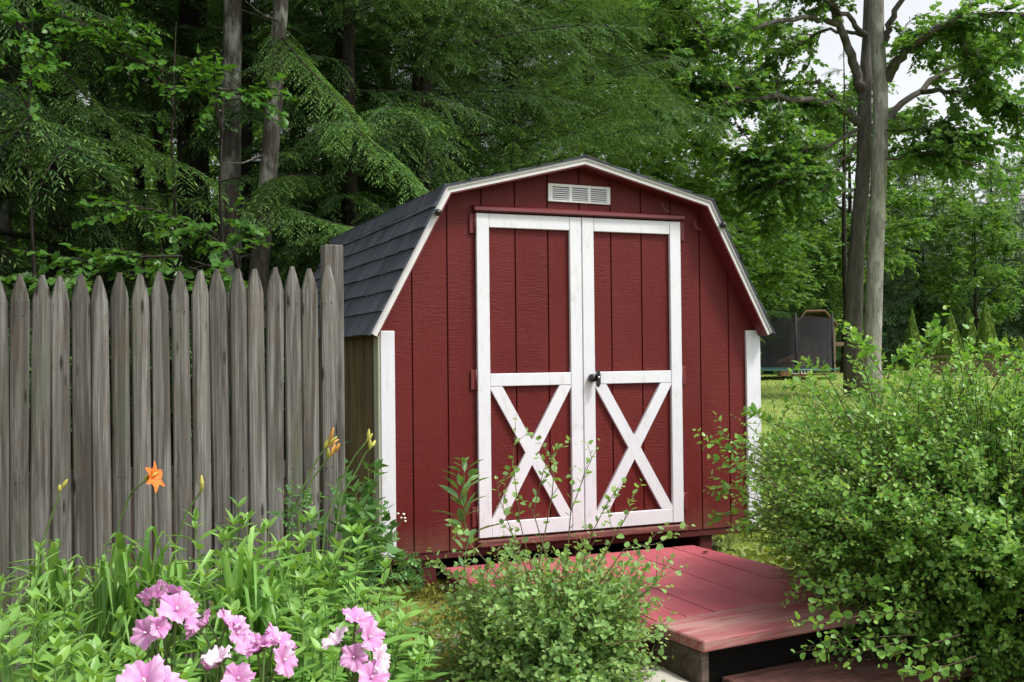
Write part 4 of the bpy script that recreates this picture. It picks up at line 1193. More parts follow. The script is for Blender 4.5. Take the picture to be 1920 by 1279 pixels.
tree_from_pixels('big_tree', 'big tree, pale grey front trunk of the twin pair right of the shed',
    [(1635, 675, .20), (1641, 500, .185), (1647, 350, .18), (1651, 250, .175), (1650, 150, .168), (1645, 60, .158), (1643, -60, .15), (1655, -300, .10), (1640, -700, .03)],
    [([(1662, 150, Y1), (1675, 125, 23.8), (1692, 105, 23.4), (1743, 62, 23.), (1806, 27, 22.6), (1930, 31, 22.)], .12, .04, 60, .35),
     ([(1743, 62, 23.), (1790, 62, 23.4), (1841, 59, 23.8), (1905, 60, 24.)], .055, .02, 34, .1),
     ([(1655, 235, Y1), (1669, 219, 24.3), (1720, 172, 24.8), (1786, 129, 25.2), (1833, 102, 25.5), (1880, 94, 25.8), (1940, 120, 26)], .085, .02, 54, .35),
     ([(1724, 172, 24.8), (1765, 172, 24.4), (1810, 174, 24.), (1864, 191, 23.6), (1930, 222, 23.2)], .06, .02, 44, .2),
     ([(1798, 40, 22.8), (1802, 66, 22.9), (1825, 117, 23.), (1849, 160, 23.), (1896, 195, 23.2)], .04, .012, 46, .1),
     ([(1652, 90, Y1), (1664, 60, 23.9), (1681, 23, 23.7), (1700, -20, 23.5), (1740, -120, 23.)], .085, .03, 12, .7),
     ([(1650, 245, Y1), (1690, 245, 23.6), (1760, 240, 23.2), (1830, 262, 23.)], .03, .01, 60, .3),
     ([(1652, 300, Y1), (1690, 292, 23.4), (1740, 285, 23.), (1800, 300, 22.8)], .025, .01, 70, .3),
     ([(1645, -60, Y1), (1600, -140, 23.4), (1500, -180, 22.8)], .07, .02, 9, .85),
     ([(1648, -120, Y1), (1720, -160, 24.8), (1850, -130, 25.4)], .07, .02, 9, .85)], Y1, M['bark_maple'], 201, .215)
tree_from_pixels('big_tree', 'big tree, darker rear trunk of the twin pair, long limbs reaching left',
    [(1599, 660, .205), (1604, 500, .185), (1612, 400, .175), (1620, 300, .17), (1621, 220, .165), (1622, 160, .15), (1626, 78, .12), (1630, -60, .1), (1620, -320, .05)],
    [([(1612, 230, Y2), (1591, 211, 24.4), (1563, 195, 24.), (1513, 188, 23.6), (1430, 182, 23.), (1356, 195, 22.4), (1278, 207, 21.9), (1190, 217, 21.5)], .10, .02, 130, .25),
     ([(1600, 215, Y2), (1571, 195, 24.8), (1550, 172, 25.), (1528, 154, 25.2), (1442, 152, 25.6), (1403, 168, 25.8), (1356, 192, 26)], .085, .015, 44, .5),
     ([(1624, 90, Y2), (1624, 65, 24.6), (1591, 59, 24.8), (1540, 59, 25.), (1489, 84, 25.2), (1434, 125, 25.4), (1390, 150, 25.6)], .05, .012, 44, .5),
     ([(1618, 170, Y2), (1612, 164, 24.5), (1600, 120, 24.4), (1585, 78, 24.2), (1572, 40, 24.), (1560, 0, 23.8), (1530, -100, 23.4)], .12, .05, 22, .7),
     ([(1568, 45, 24.), (1530, 33, 23.6), (1497, 35, 23.2), (1442, 43, 22.8), (1384, 66, 22.4), (1325, 80, 22.), (1278, 94, 21.7), (1215, 120, 21.4)], .06, .012, 70, .3),
     ([(1626, 68, Y2), (1600, 45, 24.2), (1563, 10, 23.6), (1500, -30, 23.)], .06, .03, 26, .6),
     ([(1612, 240, Y2), (1560, 270, 24.), (1490, 290, 23.4), (1420, 300, 22.8)], .04, .01, 120, .4),
     ([(1610, 265, Y2), (1570, 310, 23.8), (1510, 335, 23.2), (1450, 345, 22.6)], .03, .01, 110, .4),
     ([(1278, 94, 21.8), (1230, 60, 21.4), (1170, 30, 21.)], .03, .01, 70, 0.),
     ([(1325, 80, 22.), (1300, 30, 21.6), (1250, -20, 21.2)], .03, .01, 60, 0.),
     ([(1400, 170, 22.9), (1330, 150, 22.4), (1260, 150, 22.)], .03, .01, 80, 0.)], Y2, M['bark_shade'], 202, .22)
cr_, tr = hemlock_meshes(71, 10, 7, 1.5, .4, .11)
tree_thing('slim_tree', ground_pt(1588, 30), 'thin dark trunk just left of the twin trunks', 'tree', cr_, tr, HM, [M['bark_dark']])
# ------------------------------------------------------------------ shrubs
def shoot(mbs, mbl, P, rs, leaf, nl, tmpl, r=.004, t0=.1, tip=1., up=.4, sm=0):
    """one stem polyline with alternate leaves, small and pale at the tip"""
    P = np.asarray(P); s = np.linspace(0, 1, len(P))
    mbs.tube(P, np.linspace(r, r * .3, len(P)), 4, mat=sm, cap=False)
    t = np.clip(t0 + (1 - t0) * (np.arange(nl) + rs.uniform(0, .6, nl)) / nl, 0, .995)
    p = np.stack([np.interp(t, s, P[:, k]) for k in range(3)], -1)
    tg = norm(np.stack([np.interp(np.minimum(t + .04, 1), s, P[:, k]) - np.interp(t - .04, s, P[:, k]) for k in range(3)], -1))
    ph = np.arange(nl) * 2.4 + rs.uniform(0, 6); rf = norm(np.cross(tg, rs.normal(0, 1, 3)[None]))
    b = np.cross(tg, rf); sd = rf * np.cos(ph)[:, None] + b * np.sin(ph)[:, None]
    a = rs.uniform(.6, 1.25, nl)[:, None]
    d = tg * np.cos(a) + sd * np.sin(a) + np.array([0, 0, .12])
    nn = np.array([0, 0, 1.]) * .9 + tg * .5 + rs.normal(0, .38, (nl, 3))
    S = leaf * np.interp(t, [0, .5, .85, 1], [.75, 1., .75, .4]) * rs.uniform(.7, 1.25, nl)
    d = norm(d)
    mbl.inst(*tmpl, p + d * S[:, None] * .3, frames(d, nn), S, 0, np.clip((t - .72) * 3.2, 0, 1) * tip * rs.uniform(.3, 1, nl))

def arc(p, q, rs, sag=.1, n=9, wob=.02):
    t = np.linspace(0, 1, n)[:, None]
    P = np.array(p) * (1 - t) + np.array(q) * t
    P[:, 2] += (sag * 4 * t * (1 - t))[:, 0]; P[1:] += np.cumsum(rs.normal(0, wob / 3, (n - 1, 3)), 0); return P

# large shrub at the right
BC = np.array([2.2, 4.88, 0.02])
big = empty('large_shrub', BC); tag(big, 'large bushy green shrub at the right overhanging the red deck', 'shrub')
rs = np.random.RandomState(301); st = MB(); lv = MB()
RX, RY, RZ = 1.12, 1.04, 1.21
for k in range(1900):
    v = norm(rs.normal(0, 1, 3)); v = v / (np.abs(v) ** 2.9).sum() ** (1 / 2.9); v[2] = abs(v[2]) ** .8 * (1 if rs.rand() > .2 else -.32)
    rr_ = rs.uniform(.45, 1.0) ** .5
    lump = 1 + .10 * math.sin(5 * math.atan2(v[1], v[0]) + 3) + .08 * math.sin(7 * v[2] + 4 * v[0])
    q = np.array([v[0] * RX, v[1] * RY, .12 + .22 + v[2] * (RZ - .22)]) * np.array([lump * rr_, lump * rr_, rr_])
    q[2] = max(q[2], .0); q[:2] *= np.interp(q[2], [0, .3, .7, 1.15, 1.5], [.66, .76, 1.0, 1.0, .86])
    p = np.array([q[0] * .35, q[1] * .35, max(.04, q[2] * .35)]) + rs.normal(0, .05, 3)
    q = q + norm(q - p) * rs.uniform(0, .14)
    P = arc(p, q, rs, .10, 8, .03)
    shoot(st, lv, P, rs, rs.uniform(.021, .033), 29, LOBED, .004, .30, tip=.8 if q[2] > .7 else .35)
    # side shoots near the end
    for j in range(2):
        i = rs.randint(4, 7); dd = norm(P[i] - P[i - 1]) + rs.normal(0, .6, 3)
        P2 = arc(P[i], P[i] + norm(dd) * rs.uniform(.14, .3), rs, .02, 5, .01)
        shoot(st, lv, P2, rs, rs.uniform(.018, .030), 13, LOBED, .002, .05, tip=.7 if q[2] > .7 else .35)
for k in range(150):   # fine whips beyond the outline
    a = rs.uniform(0, 6.28); el_ = rs.uniform(.1, 1.35); v = np.array([math.cos(a) * math.cos(el_), math.sin(a) * math.cos(el_), math.sin(el_)]); v = v / (np.abs(v) ** 2.6).sum() ** (1 / 2.6)
    q0 = np.array([v[0] * RX * .8, v[1] * RY * .8, .3 + v[2] * (RZ - .35)]); q0[:2] *= np.interp(q0[2], [0, .3, .7, 1.15, 1.5], [.66, .76, 1.0, 1.0, .86])
    dd = norm(norm(v) * .7 + np.array([0, 0, .35]) + rs.normal(0, .35, 3))
    shoot(st, lv, arc(q0, q0 + dd * rs.uniform(.22, .5), rs, .03, 8, .015), rs, rs.uniform(.022, .030), 26, LOBED, .0014, .1, tip=.8)
for k in range(70):   # main stems
    a = rs.uniform(0, 6.28); r_ = rs.uniform(.3, .8)
    st.tube(arc((math.cos(a) * .12, math.sin(a) * .12, -.03), (math.cos(a) * r_, math.sin(a) * r_, rs.uniform(.3, .9)), rs, .12, 7), np.linspace(.011, .005, 7), 5, cap=False)
def px_shoot(pix, n, leaf=.04, tip=.7, tm=LOBED, mbs=st, mbl=lv, org=BC, r=.003, sub=True, rs=rs):
    P = np.array([at(x, y, Y) for x, y, Y in pix]) - org; s = np.linspace(0, 1, len(P)); q = np.linspace(0, 1, 10)
    P = np.stack([np.interp(q, s, P[:, k]) for k in range(3)], -1)
    shoot(mbs, mbl, P, rs, leaf, n, tm, r, .05, tip=tip)
    if sub:
        for i in (3, 5, 7):
            dd = norm(P[i] - P[i - 1]) + rs.normal(0, .55, 3)
            shoot(mbs, mbl, arc(P[i], P[i] + norm(dd) * rs.uniform(.06, .16), rs, .01, 4, .005), rs, leaf * .85, 5, tm, .0015, .1, tip=tip)
for pix in ([(1480, 920, 4.9), (1400, 860, 4.95), (1340, 832, 5.0), (1308, 832, 5.0)], [(1500, 900, 4.9), (1420, 850, 4.9), (1370, 825, 4.95), (1345, 812, 5.)],
            [(1480, 960, 4.9), (1400, 930, 4.95), (1350, 918, 5.), (1322, 920, 5.)], [(1490, 985, 4.9), (1420, 975, 4.9), (1360, 962, 5.), (1338, 970, 5.)],
            [(1500, 880, 4.95), (1450, 800, 5.), (1420, 775, 5.), (1398, 768, 5.05)], [(1520, 940, 4.8), (1440, 900, 4.85), (1390, 880, 4.9), (1350, 880, 4.95)],
            [(1500, 1010, 4.8), (1440, 1000, 4.8), (1400, 995, 4.85), (1360, 985, 4.9)],
            [(1600, 800, 4.7), (1560, 720, 4.7), (1530, 680, 4.72), (1505, 676, 4.75)], [(1640, 760, 4.6), (1620, 690, 4.6), (1605, 640, 4.6), (1598, 620, 4.6)],
            [(1680, 740, 4.6), (1640, 680, 4.6), (1620, 650, 4.62), (1592, 628, 4.62)], [(1740, 740, 4.7), (1750, 660, 4.7), (1752, 620, 4.7), (1745, 606, 4.7)],
            [(1700, 740, 4.7), (1720, 680, 4.7), (1735, 640, 4.7), (1758, 618, 4.7)], [(1800, 740, 4.6), (1830, 690, 4.6), (1860, 650, 4.6), (1885, 640, 4.6)],
            [(1850, 750, 4.6), (1880, 700, 4.6), (1900, 680, 4.6), (1925, 668, 4.6)], [(1780, 720, 4.9), (1800, 680, 4.9), (1820, 655, 4.9), (1815, 635, 4.9)],
            [(1660, 720, 4.9), (1672, 690, 4.9), (1690, 665, 4.9), (1702, 650, 4.9)], [(1560, 780, 4.8), (1530, 740, 4.8), (1500, 720, 4.85), (1470, 730, 4.9)]):
    px_shoot(pix, 16)
# low sprays that reach over the front board
for pix in ([(1640, 1110, 4.35), (1590, 1100, 4.3), (1545, 1102, 4.25), (1510, 1098, 4.25)], [(1650, 1100, 4.3), (1600, 1110, 4.22), (1560, 1135, 4.2), (1525, 1125, 4.2)],
            [(1720, 1160, 4.1), (1640, 1150, 4.0), (1560, 1165, 3.98), (1480, 1170, 3.98)], [(1720, 1190, 4.1), (1640, 1195, 4.0), (1560, 1205, 3.95), (1500, 1215, 3.95)],
            [(1730, 1150, 4.0), (1680, 1145, 3.95), (1640, 1155, 3.95), (1610, 1165, 3.95)], [(1700, 1200, 4.0), (1620, 1220, 3.95), (1560, 1215, 3.93), (1530, 1235, 3.93)],
            [(1800, 1190, 3.9), (1740, 1210, 3.85), (1700, 1225, 3.85), (1655, 1220, 3.85)], [(1830, 1230, 3.9), (1770, 1250, 3.8), (1720, 1262, 3.8), (1690, 1262, 3.8)]):
    px_shoot(pix, 20, .033, .35, ROUNDED)
st.build('stems', [M['twig']], big); lv.build('leaves', [M['currant']], big)

# small pale shrub in front of the deck
SC = np.array([.17, 4.38, float(ground_z(.17, 4.38)) - .02])
sm = empty('small_shrub', SC); tag(sm, 'small airy pale green shrub in front of the left part of the deck', 'shrub')
rs = np.random.RandomState(303); st = MB(); lv = MB()
for k in range(700):
    a = rs.uniform(0, 6.28); e = rs.uniform(.05, 1.0)
    rad = .49 * math.sqrt(rs.uniform(.1, 1)) * (1.08 if math.cos(a) < .2 else .90); zt = (.10 + .58 * rs.uniform(0, 1) ** 1.3) * (1 - .3 * (rad / .5) ** 2)
    q = np.array([math.cos(a) * rad, math.sin(a) * rad * .85, zt])
    P = arc(q * .12 + np.array([0, 0, .03]), q, rs, .03, 8, .02)
    shoot(st, lv, P, rs, rs.uniform(.022, .031), 17, ROUNDED, .0022, .3, tip=.55)
    i = rs.randint(4, 7); dd = norm(P[i] - P[i - 1]) + rs.normal(0, .5, 3)
    shoot(st, lv, arc(P[i], P[i] + norm(dd) * rs.uniform(.08, .2), rs, .02, 5, .01), rs, .027, 7, ROUNDED, .0015, .05, tip=.6)
for k in range(14):
    a = rs.uniform(0, 6.28); st.tube(arc((0, 0, -.02), (math.cos(a) * .2, math.sin(a) * .2, .4), rs, .04, 6), np.linspace(.008, .004, 6), 5, cap=False)
for pix, n in (([(1010, 1120, 4.35), (975, 980, 4.3), (962, 870, 4.28), (968, 775, 4.26)], 12), ([(1000, 1100, 4.3), (960, 1000, 4.25), (935, 930, 4.22), (930, 890, 4.2)], 10),
               ([(1040, 1100, 4.3), (1000, 960, 4.25), (1020, 880, 4.22), (1050, 830, 4.2)], 12), ([(1060, 1090, 4.3), (1070, 960, 4.25), (1100, 880, 4.22), (1128, 822, 4.2)], 12),
               ([(1080, 1100, 4.3), (1110, 1000, 4.25), (1140, 940, 4.22), (1160, 915, 4.2)], 11), ([(1120, 1100, 4.3), (1170, 1030, 4.25), (1230, 1020, 4.22), (1275, 1000, 4.2)], 13),
               ([(1100, 1100, 4.3), (1150, 1010, 4.25), (1180, 960, 4.22), (1186, 925, 4.2)], 10), ([(960, 1110, 4.3), (900, 1040, 4.25), (870, 1010, 4.2), (850, 1000, 4.2)], 11),
               ([(920, 1120, 4.3), (860, 1090, 4.25), (835, 1070, 4.22), (812, 1052, 4.2)], 11), ([(1010, 1060, 4.3), (1035, 930, 4.3), (1040, 870, 4.3), (1030, 850, 4.3)], 9),
               ([(1150, 1150, 4.2), (1210, 1110, 4.15), (1240, 1080, 4.15), (1245, 1050, 4.1)], 11), ([(1130, 1210, 4.1), (1200, 1200, 4.05), (1240, 1180, 4.), (1262, 1160, 4.)], 12)):
    px_shoot(pix, n, .030, .7, ROUNDED, st, lv, SC, .0028, True, rs)
st.build('stems', [M['twig_red']], sm); lv.build('leaves', [M['currant_pale']], sm)

# ------------------------------------------------------------------ the flower bed
def perennial(rs, h, n_st, leaf, w, pairs, tmpl, spread=.12, whorl=False):
    st = MB(); lv = MB()
    for k in range(n_st):
        a = rs.uniform(0, 6.28); r0 = spread * rs.uniform(.1, .5); hh = h * rs.uniform(.78, 1.05)
        p = np.array([math.cos(a) * r0, math.sin(a) * r0, -.03]); q = p + np.array([math.cos(a) * spread * rs.uniform(.3, 1.), math.sin(a) * spread * rs.uniform(.3, 1.), hh])
        P = arc(p, q, rs, .0, 7, .015); st.tube(P, np.linspace(.0045, .002, 7), 5, cap=False)
        s = np.linspace(0, 1, 7); n = pairs
        t = np.linspace(.25, .99, n); base = np.stack([np.interp(t, s, P[:, c]) for c in range(3)], -1)
        for j in range(n):
            az = j * (pi / 2 if not whorl else 2.4) + rs.uniform(-.3, .3) + a
            cnt = 2 if not whorl else 1
            if j == n - 1: cnt = 4
            for c in range(cnt):
                b = az + c * (2 * pi / max(cnt, 2)); el = rs.uniform(.0, .5) + .7 * max(0, t[j] - .85) / .15
                d = np.array([math.cos(b) * math.cos(el), math.sin(b) * math.cos(el), math.sin(el)])
                L = leaf * np.interp(t[j], [.25, .6, .9, 1], [.8, 1., .85, .45]) * rs.uniform(.8, 1.2)
                lv.inst(*tmpl, base[j][None], frames(d[None], np.array([[0, 0, 1.]]) + rs.normal(0, .2, (1, 3))), np.array([[L, L * w, L]]), 0, [max(0, t[j] - .8) * 3.5 * rs.uniform(.2, .9)])
    return st, lv
PP = {}
def plant(kind, px, Y, top, label, group, rz):
    X = (px - 960) / F * Y; gz = float(ground_z(X, Y)); h = at(px, top, Y)[2] - gz
    key = kind
    if key not in PP:
        rs_ = np.random.RandomState(len(PP) * 13 + 400)
        prm = {'broad0': (1., 5, .125, 1.05, 10, LANCE, .15, False), 'broad1': (1., 6, .11, 1.15, 11, LANCE, .17, False), 'broad2': (1., 4, .14, 1.0, 9, LANCE, .13, False),
               'narrow0': (1., 6, .10, 1.1, 26, LANCE_N, .14, True), 'narrow1': (1., 7, .09, 1.2, 28, LANCE_N, .16, True)}[kind]
        st, lv = perennial(rs_, *prm)
        o = empty('leafy_perennial' if 'broad' in kind else 'narrow_leaved_perennial'); st.build('stems', [M['stem']], o); lv.build('leaves', [M['lance']], o); PP[key] = o
        tag(o, label, 'plant', group)
    else: o = copy_tree(PP[key])
    o.location = (X, Y, gz); o.rotation_euler = (0, 0, rz); w = .82 + .22 * ((rz * 7.3) % 1); o.scale = (w, w, h); o['label'] = label; o['group'] = group
    return o
rs = np.random.RandomState(500)
GB, GM, GR = 'leafy perennials crowding the lower left corner', 'leafy perennials against the middle of the fence', 'leafy perennials between the fence post and the gravel'
LB = 'light green leafy perennial crowded into the bed at the lower left'
LM = 'leafy green perennial standing against the fence behind the pink flowers'
LR = 'bright leafy perennial between the fence post and the gravel patch'
LN = 'feathery narrow leaved perennial at the left edge below the fence'
k = 0
for px, Y, top in [(30, 2.55, 1165), (95, 2.6, 1150), (165, 2.5, 1178), (225, 2.6, 1195), (60, 2.85, 1110), (130, 2.9, 1125), (250, 2.8, 1215), (20, 2.2, 1225), (110, 2.2, 1235), (190, 2.2, 1240), (90, 3.2, 1085), (150, 3.25, 1120), (-20, 2.6, 1150), (300, 2.5, 1245), (400, 2.45, 1262), (340, 2.7, 1215), (520, 2.5, 1275)]:
    plant('broad%d' % (k % 3), px + rs.uniform(-8, 8), Y, top, LB, GB, rs.uniform(0, 6.28)); k += 1
for px, Y, top in [(370, 3.75, 948), (425, 3.8, 938), (470, 3.8, 950), (395, 3.45, 990), (455, 3.4, 1000), (510, 3.5, 985), (350, 3.2, 1090), (430, 3.1, 1085), (500, 3.05, 1075), (560, 3.2, 1050), (600, 3.9, 955), (625, 3.7, 985), (575, 3.75, 1000)]:
    plant('broad%d' % (k % 3), px + rs.uniform(-6, 6), Y, top, LM, GM, rs.uniform(0, 6.28)); k += 1
for px, Y, top in [(610, 3.3, 1090), (655, 3.5, 1080), (690, 3.7, 1100), (640, 3.0, 1150), (560, 2.9, 1150), (590, 2.7, 1215), (700, 3.9, 1110), (735, 4.2, 1110)]:
    plant('broad%d' % (k % 3), px + rs.uniform(-6, 6), Y, top, LR, GR, rs.uniform(0, 6.28)); k += 1
for px, Y, top in [(10, 3.0, 1035), (-20, 2.8, 1060), (45, 3.1, 1060), (15, 2.5, 1130)]:
    plant('narrow%d' % (k % 2), px, Y, top, LN, 'narrow leaved plants at the left edge', rs.uniform(0, 6.28)); k += 1

# daylilies
def mat_lily():
    m, nt, out = new_mat('orange_petal'); a = nt.nodes.new('ShaderNodeAttribute'); a.attribute_name = 'tip'
    c = mixc(nt, a.outputs['Fac'], (.78, .19, .035), (.85, .50, .06))
    c = mixc(nt, ramp(nt, noise(nt, coords(nt, (90, 90, 90)), 1., 3), [(.4, 0.), (.7, .4)]), c, (.62, .11, .025))
    bsdf(nt, out, c, .5, .25); return m
M['orange'] = mat_lily()
M['bud'] = mat_plain('yellow_green_bud', (.42, .40, .09), .5, .3, var=.3, scale=60)
M['bud_orange'] = mat_plain('orange_flushed_bud', (.62, .30, .07), .5, .3, var=.3, scale=60)
def daylily(px, Y, tops, label, seed, stalks=()):
    rs_ = np.random.RandomState(seed); X = (px - 960) / F * Y; g = np.array([X, Y, float(ground_z(X, Y)) - .02])
    o = empty('daylily', g); tag(o, label, 'daylily', 'daylilies along the fence')
    lv = MB()
    fans = [(x, y) for x, y in tops] + [(px + rs_.uniform(-90, 90), rs_.uniform(1010, 1120)) for _ in range(34)] + [(px + rs_.uniform(-150, 150), rs_.uniform(1040, 1150)) for _ in range(26)]
    for x, y in fans:
        q = at(x, y, Y + rs_.uniform(-.22, .16)) - g
        b = np.array([rs_.uniform(-.07, .07), rs_.uniform(-.06, .06), 0.])
        side = q[:2] - b[:2]; L = 9; t = np.linspace(0, 1, L)
        C = b + np.stack([side[0] * t ** 1.7, side[1] * t ** 1.7, q[2] * np.sin(np.minimum(t * 1.25, 1.) * pi / 2)], -1)
        dr = max(0, rs_.uniform(-.03, .30)) * np.clip(t - .68, 0, 1) / .32
        C[:, 2] -= dr; C[:, :2] += np.outer(np.clip(t - .6, 0, 1), side) * rs_.uniform(.1, .7)
        w = .0105 * rs_.uniform(.65, 1.4) * np.interp(t, [0, .4, .8, 1], [.8, 1., .7, .05])
        ax_ = norm(np.array([-side[1], side[0], 0]) + rs_.normal(0, .35, 3) * np.array([.5, .5, 0]) + np.array([.02, .01, 0]))
        V = []
        for i in range(L): V += [C[i] - ax_ * w[i], C[i] + np.array([0, 0, -.0035]), C[i] + ax_ * w[i]]
        f = []
        for i in range(L - 1):
            for j in (0, 1): f.append((i * 3 + j, i * 3 + j + 1, i * 3 + 4 + j, i * 3 + 3 + j))
        lv.add(V, f, smooth=True)
    lv.build('leaves', [M['strap']], o)
    for pix, kind in stalks:
        P = np.array([at(x, y, q) for x, y, q in pix]) - g; P = np.concatenate([[np.array([0, 0, 0.])], P])
        s = np.linspace(0, 1, len(P)); q = np.linspace(0, 1, 9); P = np.stack([np.interp(q, s, P[:, c]) for c in range(3)], -1)
        mb = MB(); mb.tube(P, np.linspace(.0042, .0028, 9), 6)
        sk = mb.build('flower_stalk', [M['stem']], o)
        e = P[-1]; dr = norm(P[-1] - P[-2])
        nb = 4 if 'many' in kind else 2
        for b in range(nb):
            d = norm(dr * .7 + rs_.normal(0, .35, 3) + np.array([0, 0, .5])); L = rs_.uniform(.035, .06) * (1.1 if 'many' in kind else .9)
            mb = MB(); base = e - dr * .012 * b
            x = np.linspace(0, 1, 7); mb.tube(base + np.outer(x * L, d), .0075 * np.array([.35, .7, .95, 1., .85, .55, .12]), 7)
            mb.build('bud', [M['bud_orange'] if ('many' in kind and b % 2 == 0) else M['bud']], sk)
        if 'flower' in kind:
            mb = MB(); fd = norm(np.array([.93, -.25, .22])); a0 = norm(np.cross(fd, [0, 0, 1.])); b0 = np.cross(fd, a0)
            for k2 in range(6):
                an = k2 * pi / 3 + .3; rad_ = a0 * math.cos(an) + b0 * math.sin(an); per = np.cross(fd, rad_)
                L = .062 if k2 % 2 else .066; wd = .020 if k2 % 2 else .014
                V = []; 
                for i in range(7):
                    t = i / 6; c = e + fd * L * (.95 * t - .45 * t ** 3) + rad_ * L * (.12 * t + .74 * t ** 2.2)
                    w = wd * math.sin(pi * (.12 + .83 * t)) ** .8
                    ru = .0018 * math.sin(i * 2.4 + k2)
                    V += [c - per * w + fd * ru, c - fd * .0025, c + per * w - fd * ru]
                f = []
                for i in range(6):
                    for j in (0, 1): f.append((i * 3 + j, i * 3 + j + 1, i * 3 + 4 + j, i * 3 + 3 + j))
                mb.add(V, f, tip=np.repeat(np.clip(1 - np.arange(7) / 2.6, 0, 1), 3), smooth=True)
            for k2 in range(5):
                an = k2 * 1.26; mb.tube([e, e + fd * .03 + (a0 * math.cos(an) + b0 * math.sin(an)) * .006, e + fd * .052 + (a0 * math.cos(an) + b0 * math.sin(an)) * .014], [.0008, .0008, .0014], 4)
            mb.build('flower', [M['orange']], sk)
daylily(110, 3.75, [(68, 992), (112, 1000), (132, 1035), (60, 1010), (165, 1075)], 'daylily clump at the left of the fence with one bud pair held high', 601,
        [([(62, 1080, 3.75), (85, 1000, 3.76), (105, 945, 3.76), (114, 918, 3.76)], 'buds')])
daylily(215, 3.4, [(198, 1014), (190, 1020), (210, 1000), (236, 1030), (255, 1000), (170, 1075)], 'daylily clump bearing the single open orange flower', 602,
        [([(212, 1060, 3.65), (222, 985, 3.66), (245, 925, 3.66), (276, 898, 3.64)], 'flower buds')])
daylily(290, 3.45, [(320, 985), (335, 1000), (300, 960), (352, 1050), (250, 995)], 'daylily clump with arching leaves right of the orange flower', 603,
        [([(330, 1020, 3.72), (350, 960, 3.72), (372, 928, 3.72), (379, 918, 3.72)], 'buds')])
daylily(455, 3.25, [(500, 1050), (545, 1015), (420, 1010), (480, 985), (530, 1060), (560, 1040)], 'daylily clump among the leafy plants near the middle of the fence', 604)
daylily(560, 3.95, [(600, 1010), (520, 1020), (640, 1000), (590, 985)], 'daylily clump by the fence post with tall stalks of orange flushed buds', 605,
        [([(540, 980, 4.0), (570, 910, 4.02), (595, 860, 4.02), (618, 828, 4.02)], 'many buds'), ([(560, 960, 3.95), (585, 900, 3.96), (610, 865, 3.96), (628, 848, 3.96)], 'many buds'),
         ([(610, 980, 4.1), (640, 900, 4.12), (665, 855, 4.12), (690, 825, 4.12)], 'buds'), ([(640, 930, 4.1), (670, 880, 4.12), (685, 850, 4.12), (697, 838, 4.12)], 'buds')])

# pink mallows right in front of the camera
def mat_petal():
    m, nt, out = new_mat('pink_petal')
    g = nt.nodes.new('ShaderNodeNewGeometry'); a = nt.nodes.new('ShaderNodeAttribute'); a.attribute_name = 'tip'
    c = ramp(nt, g.outputs['Random Per Island'], [(0, (.70, .27, .60)), (.5, (.78, .39, .70)), (1, (.82, .50, .76))])
    oi = nt.nodes.new('ShaderNodeObjectInfo')
    c = mixc(nt, math_(nt, 'MULTIPLY', a.outputs['Fac'], .45), c, (.95, .84, .93))
    c = mixc(nt, math_(nt, 'MULTIPLY', a.outputs['Fac'], -.75, True), c, (.50, .12, .36))
    st = noise(nt, coords(nt, (160, 160, 40)), 1., 3); c = mixc(nt, ramp(nt, st, [(.45, 0.), (.65, .4)]), c, (.60, .2, .5))
    b = N(nt, 'BsdfPrincipled', {'Roughness': .55, 'Specular IOR Level': .2}); nt.links.new(c, b.inputs['Base Color'])
    t = nt.nodes.new('ShaderNodeBsdfTranslucent'); nt.links.new(c, t.inputs[0])
    mx = nt.nodes.new('ShaderNodeMixShader'); mx.inputs[0].default_value = .4
    nt.links.new(b.outputs[0], mx.inputs[1]); nt.links.new(t.outputs[0], mx.inputs[2]); nt.links.new(mx.outputs[0], out.inputs[0]); return m
def mat_petal_pale():
    m = mat_petal(); m.name = 'pale_pink_petal'
    for n in m.node_tree.nodes:
        if n.type == 'VALTORGB' and len(n.color_ramp.elements) == 3:
            for e, c in zip(n.color_ramp.elements, ((.86, .68, .84), (.90, .78, .89), (.92, .84, .91))): e.color = (*c, 1)
    return m
M['petal'] = mat_petal(); M['petal_pale'] = mat_petal_pale()
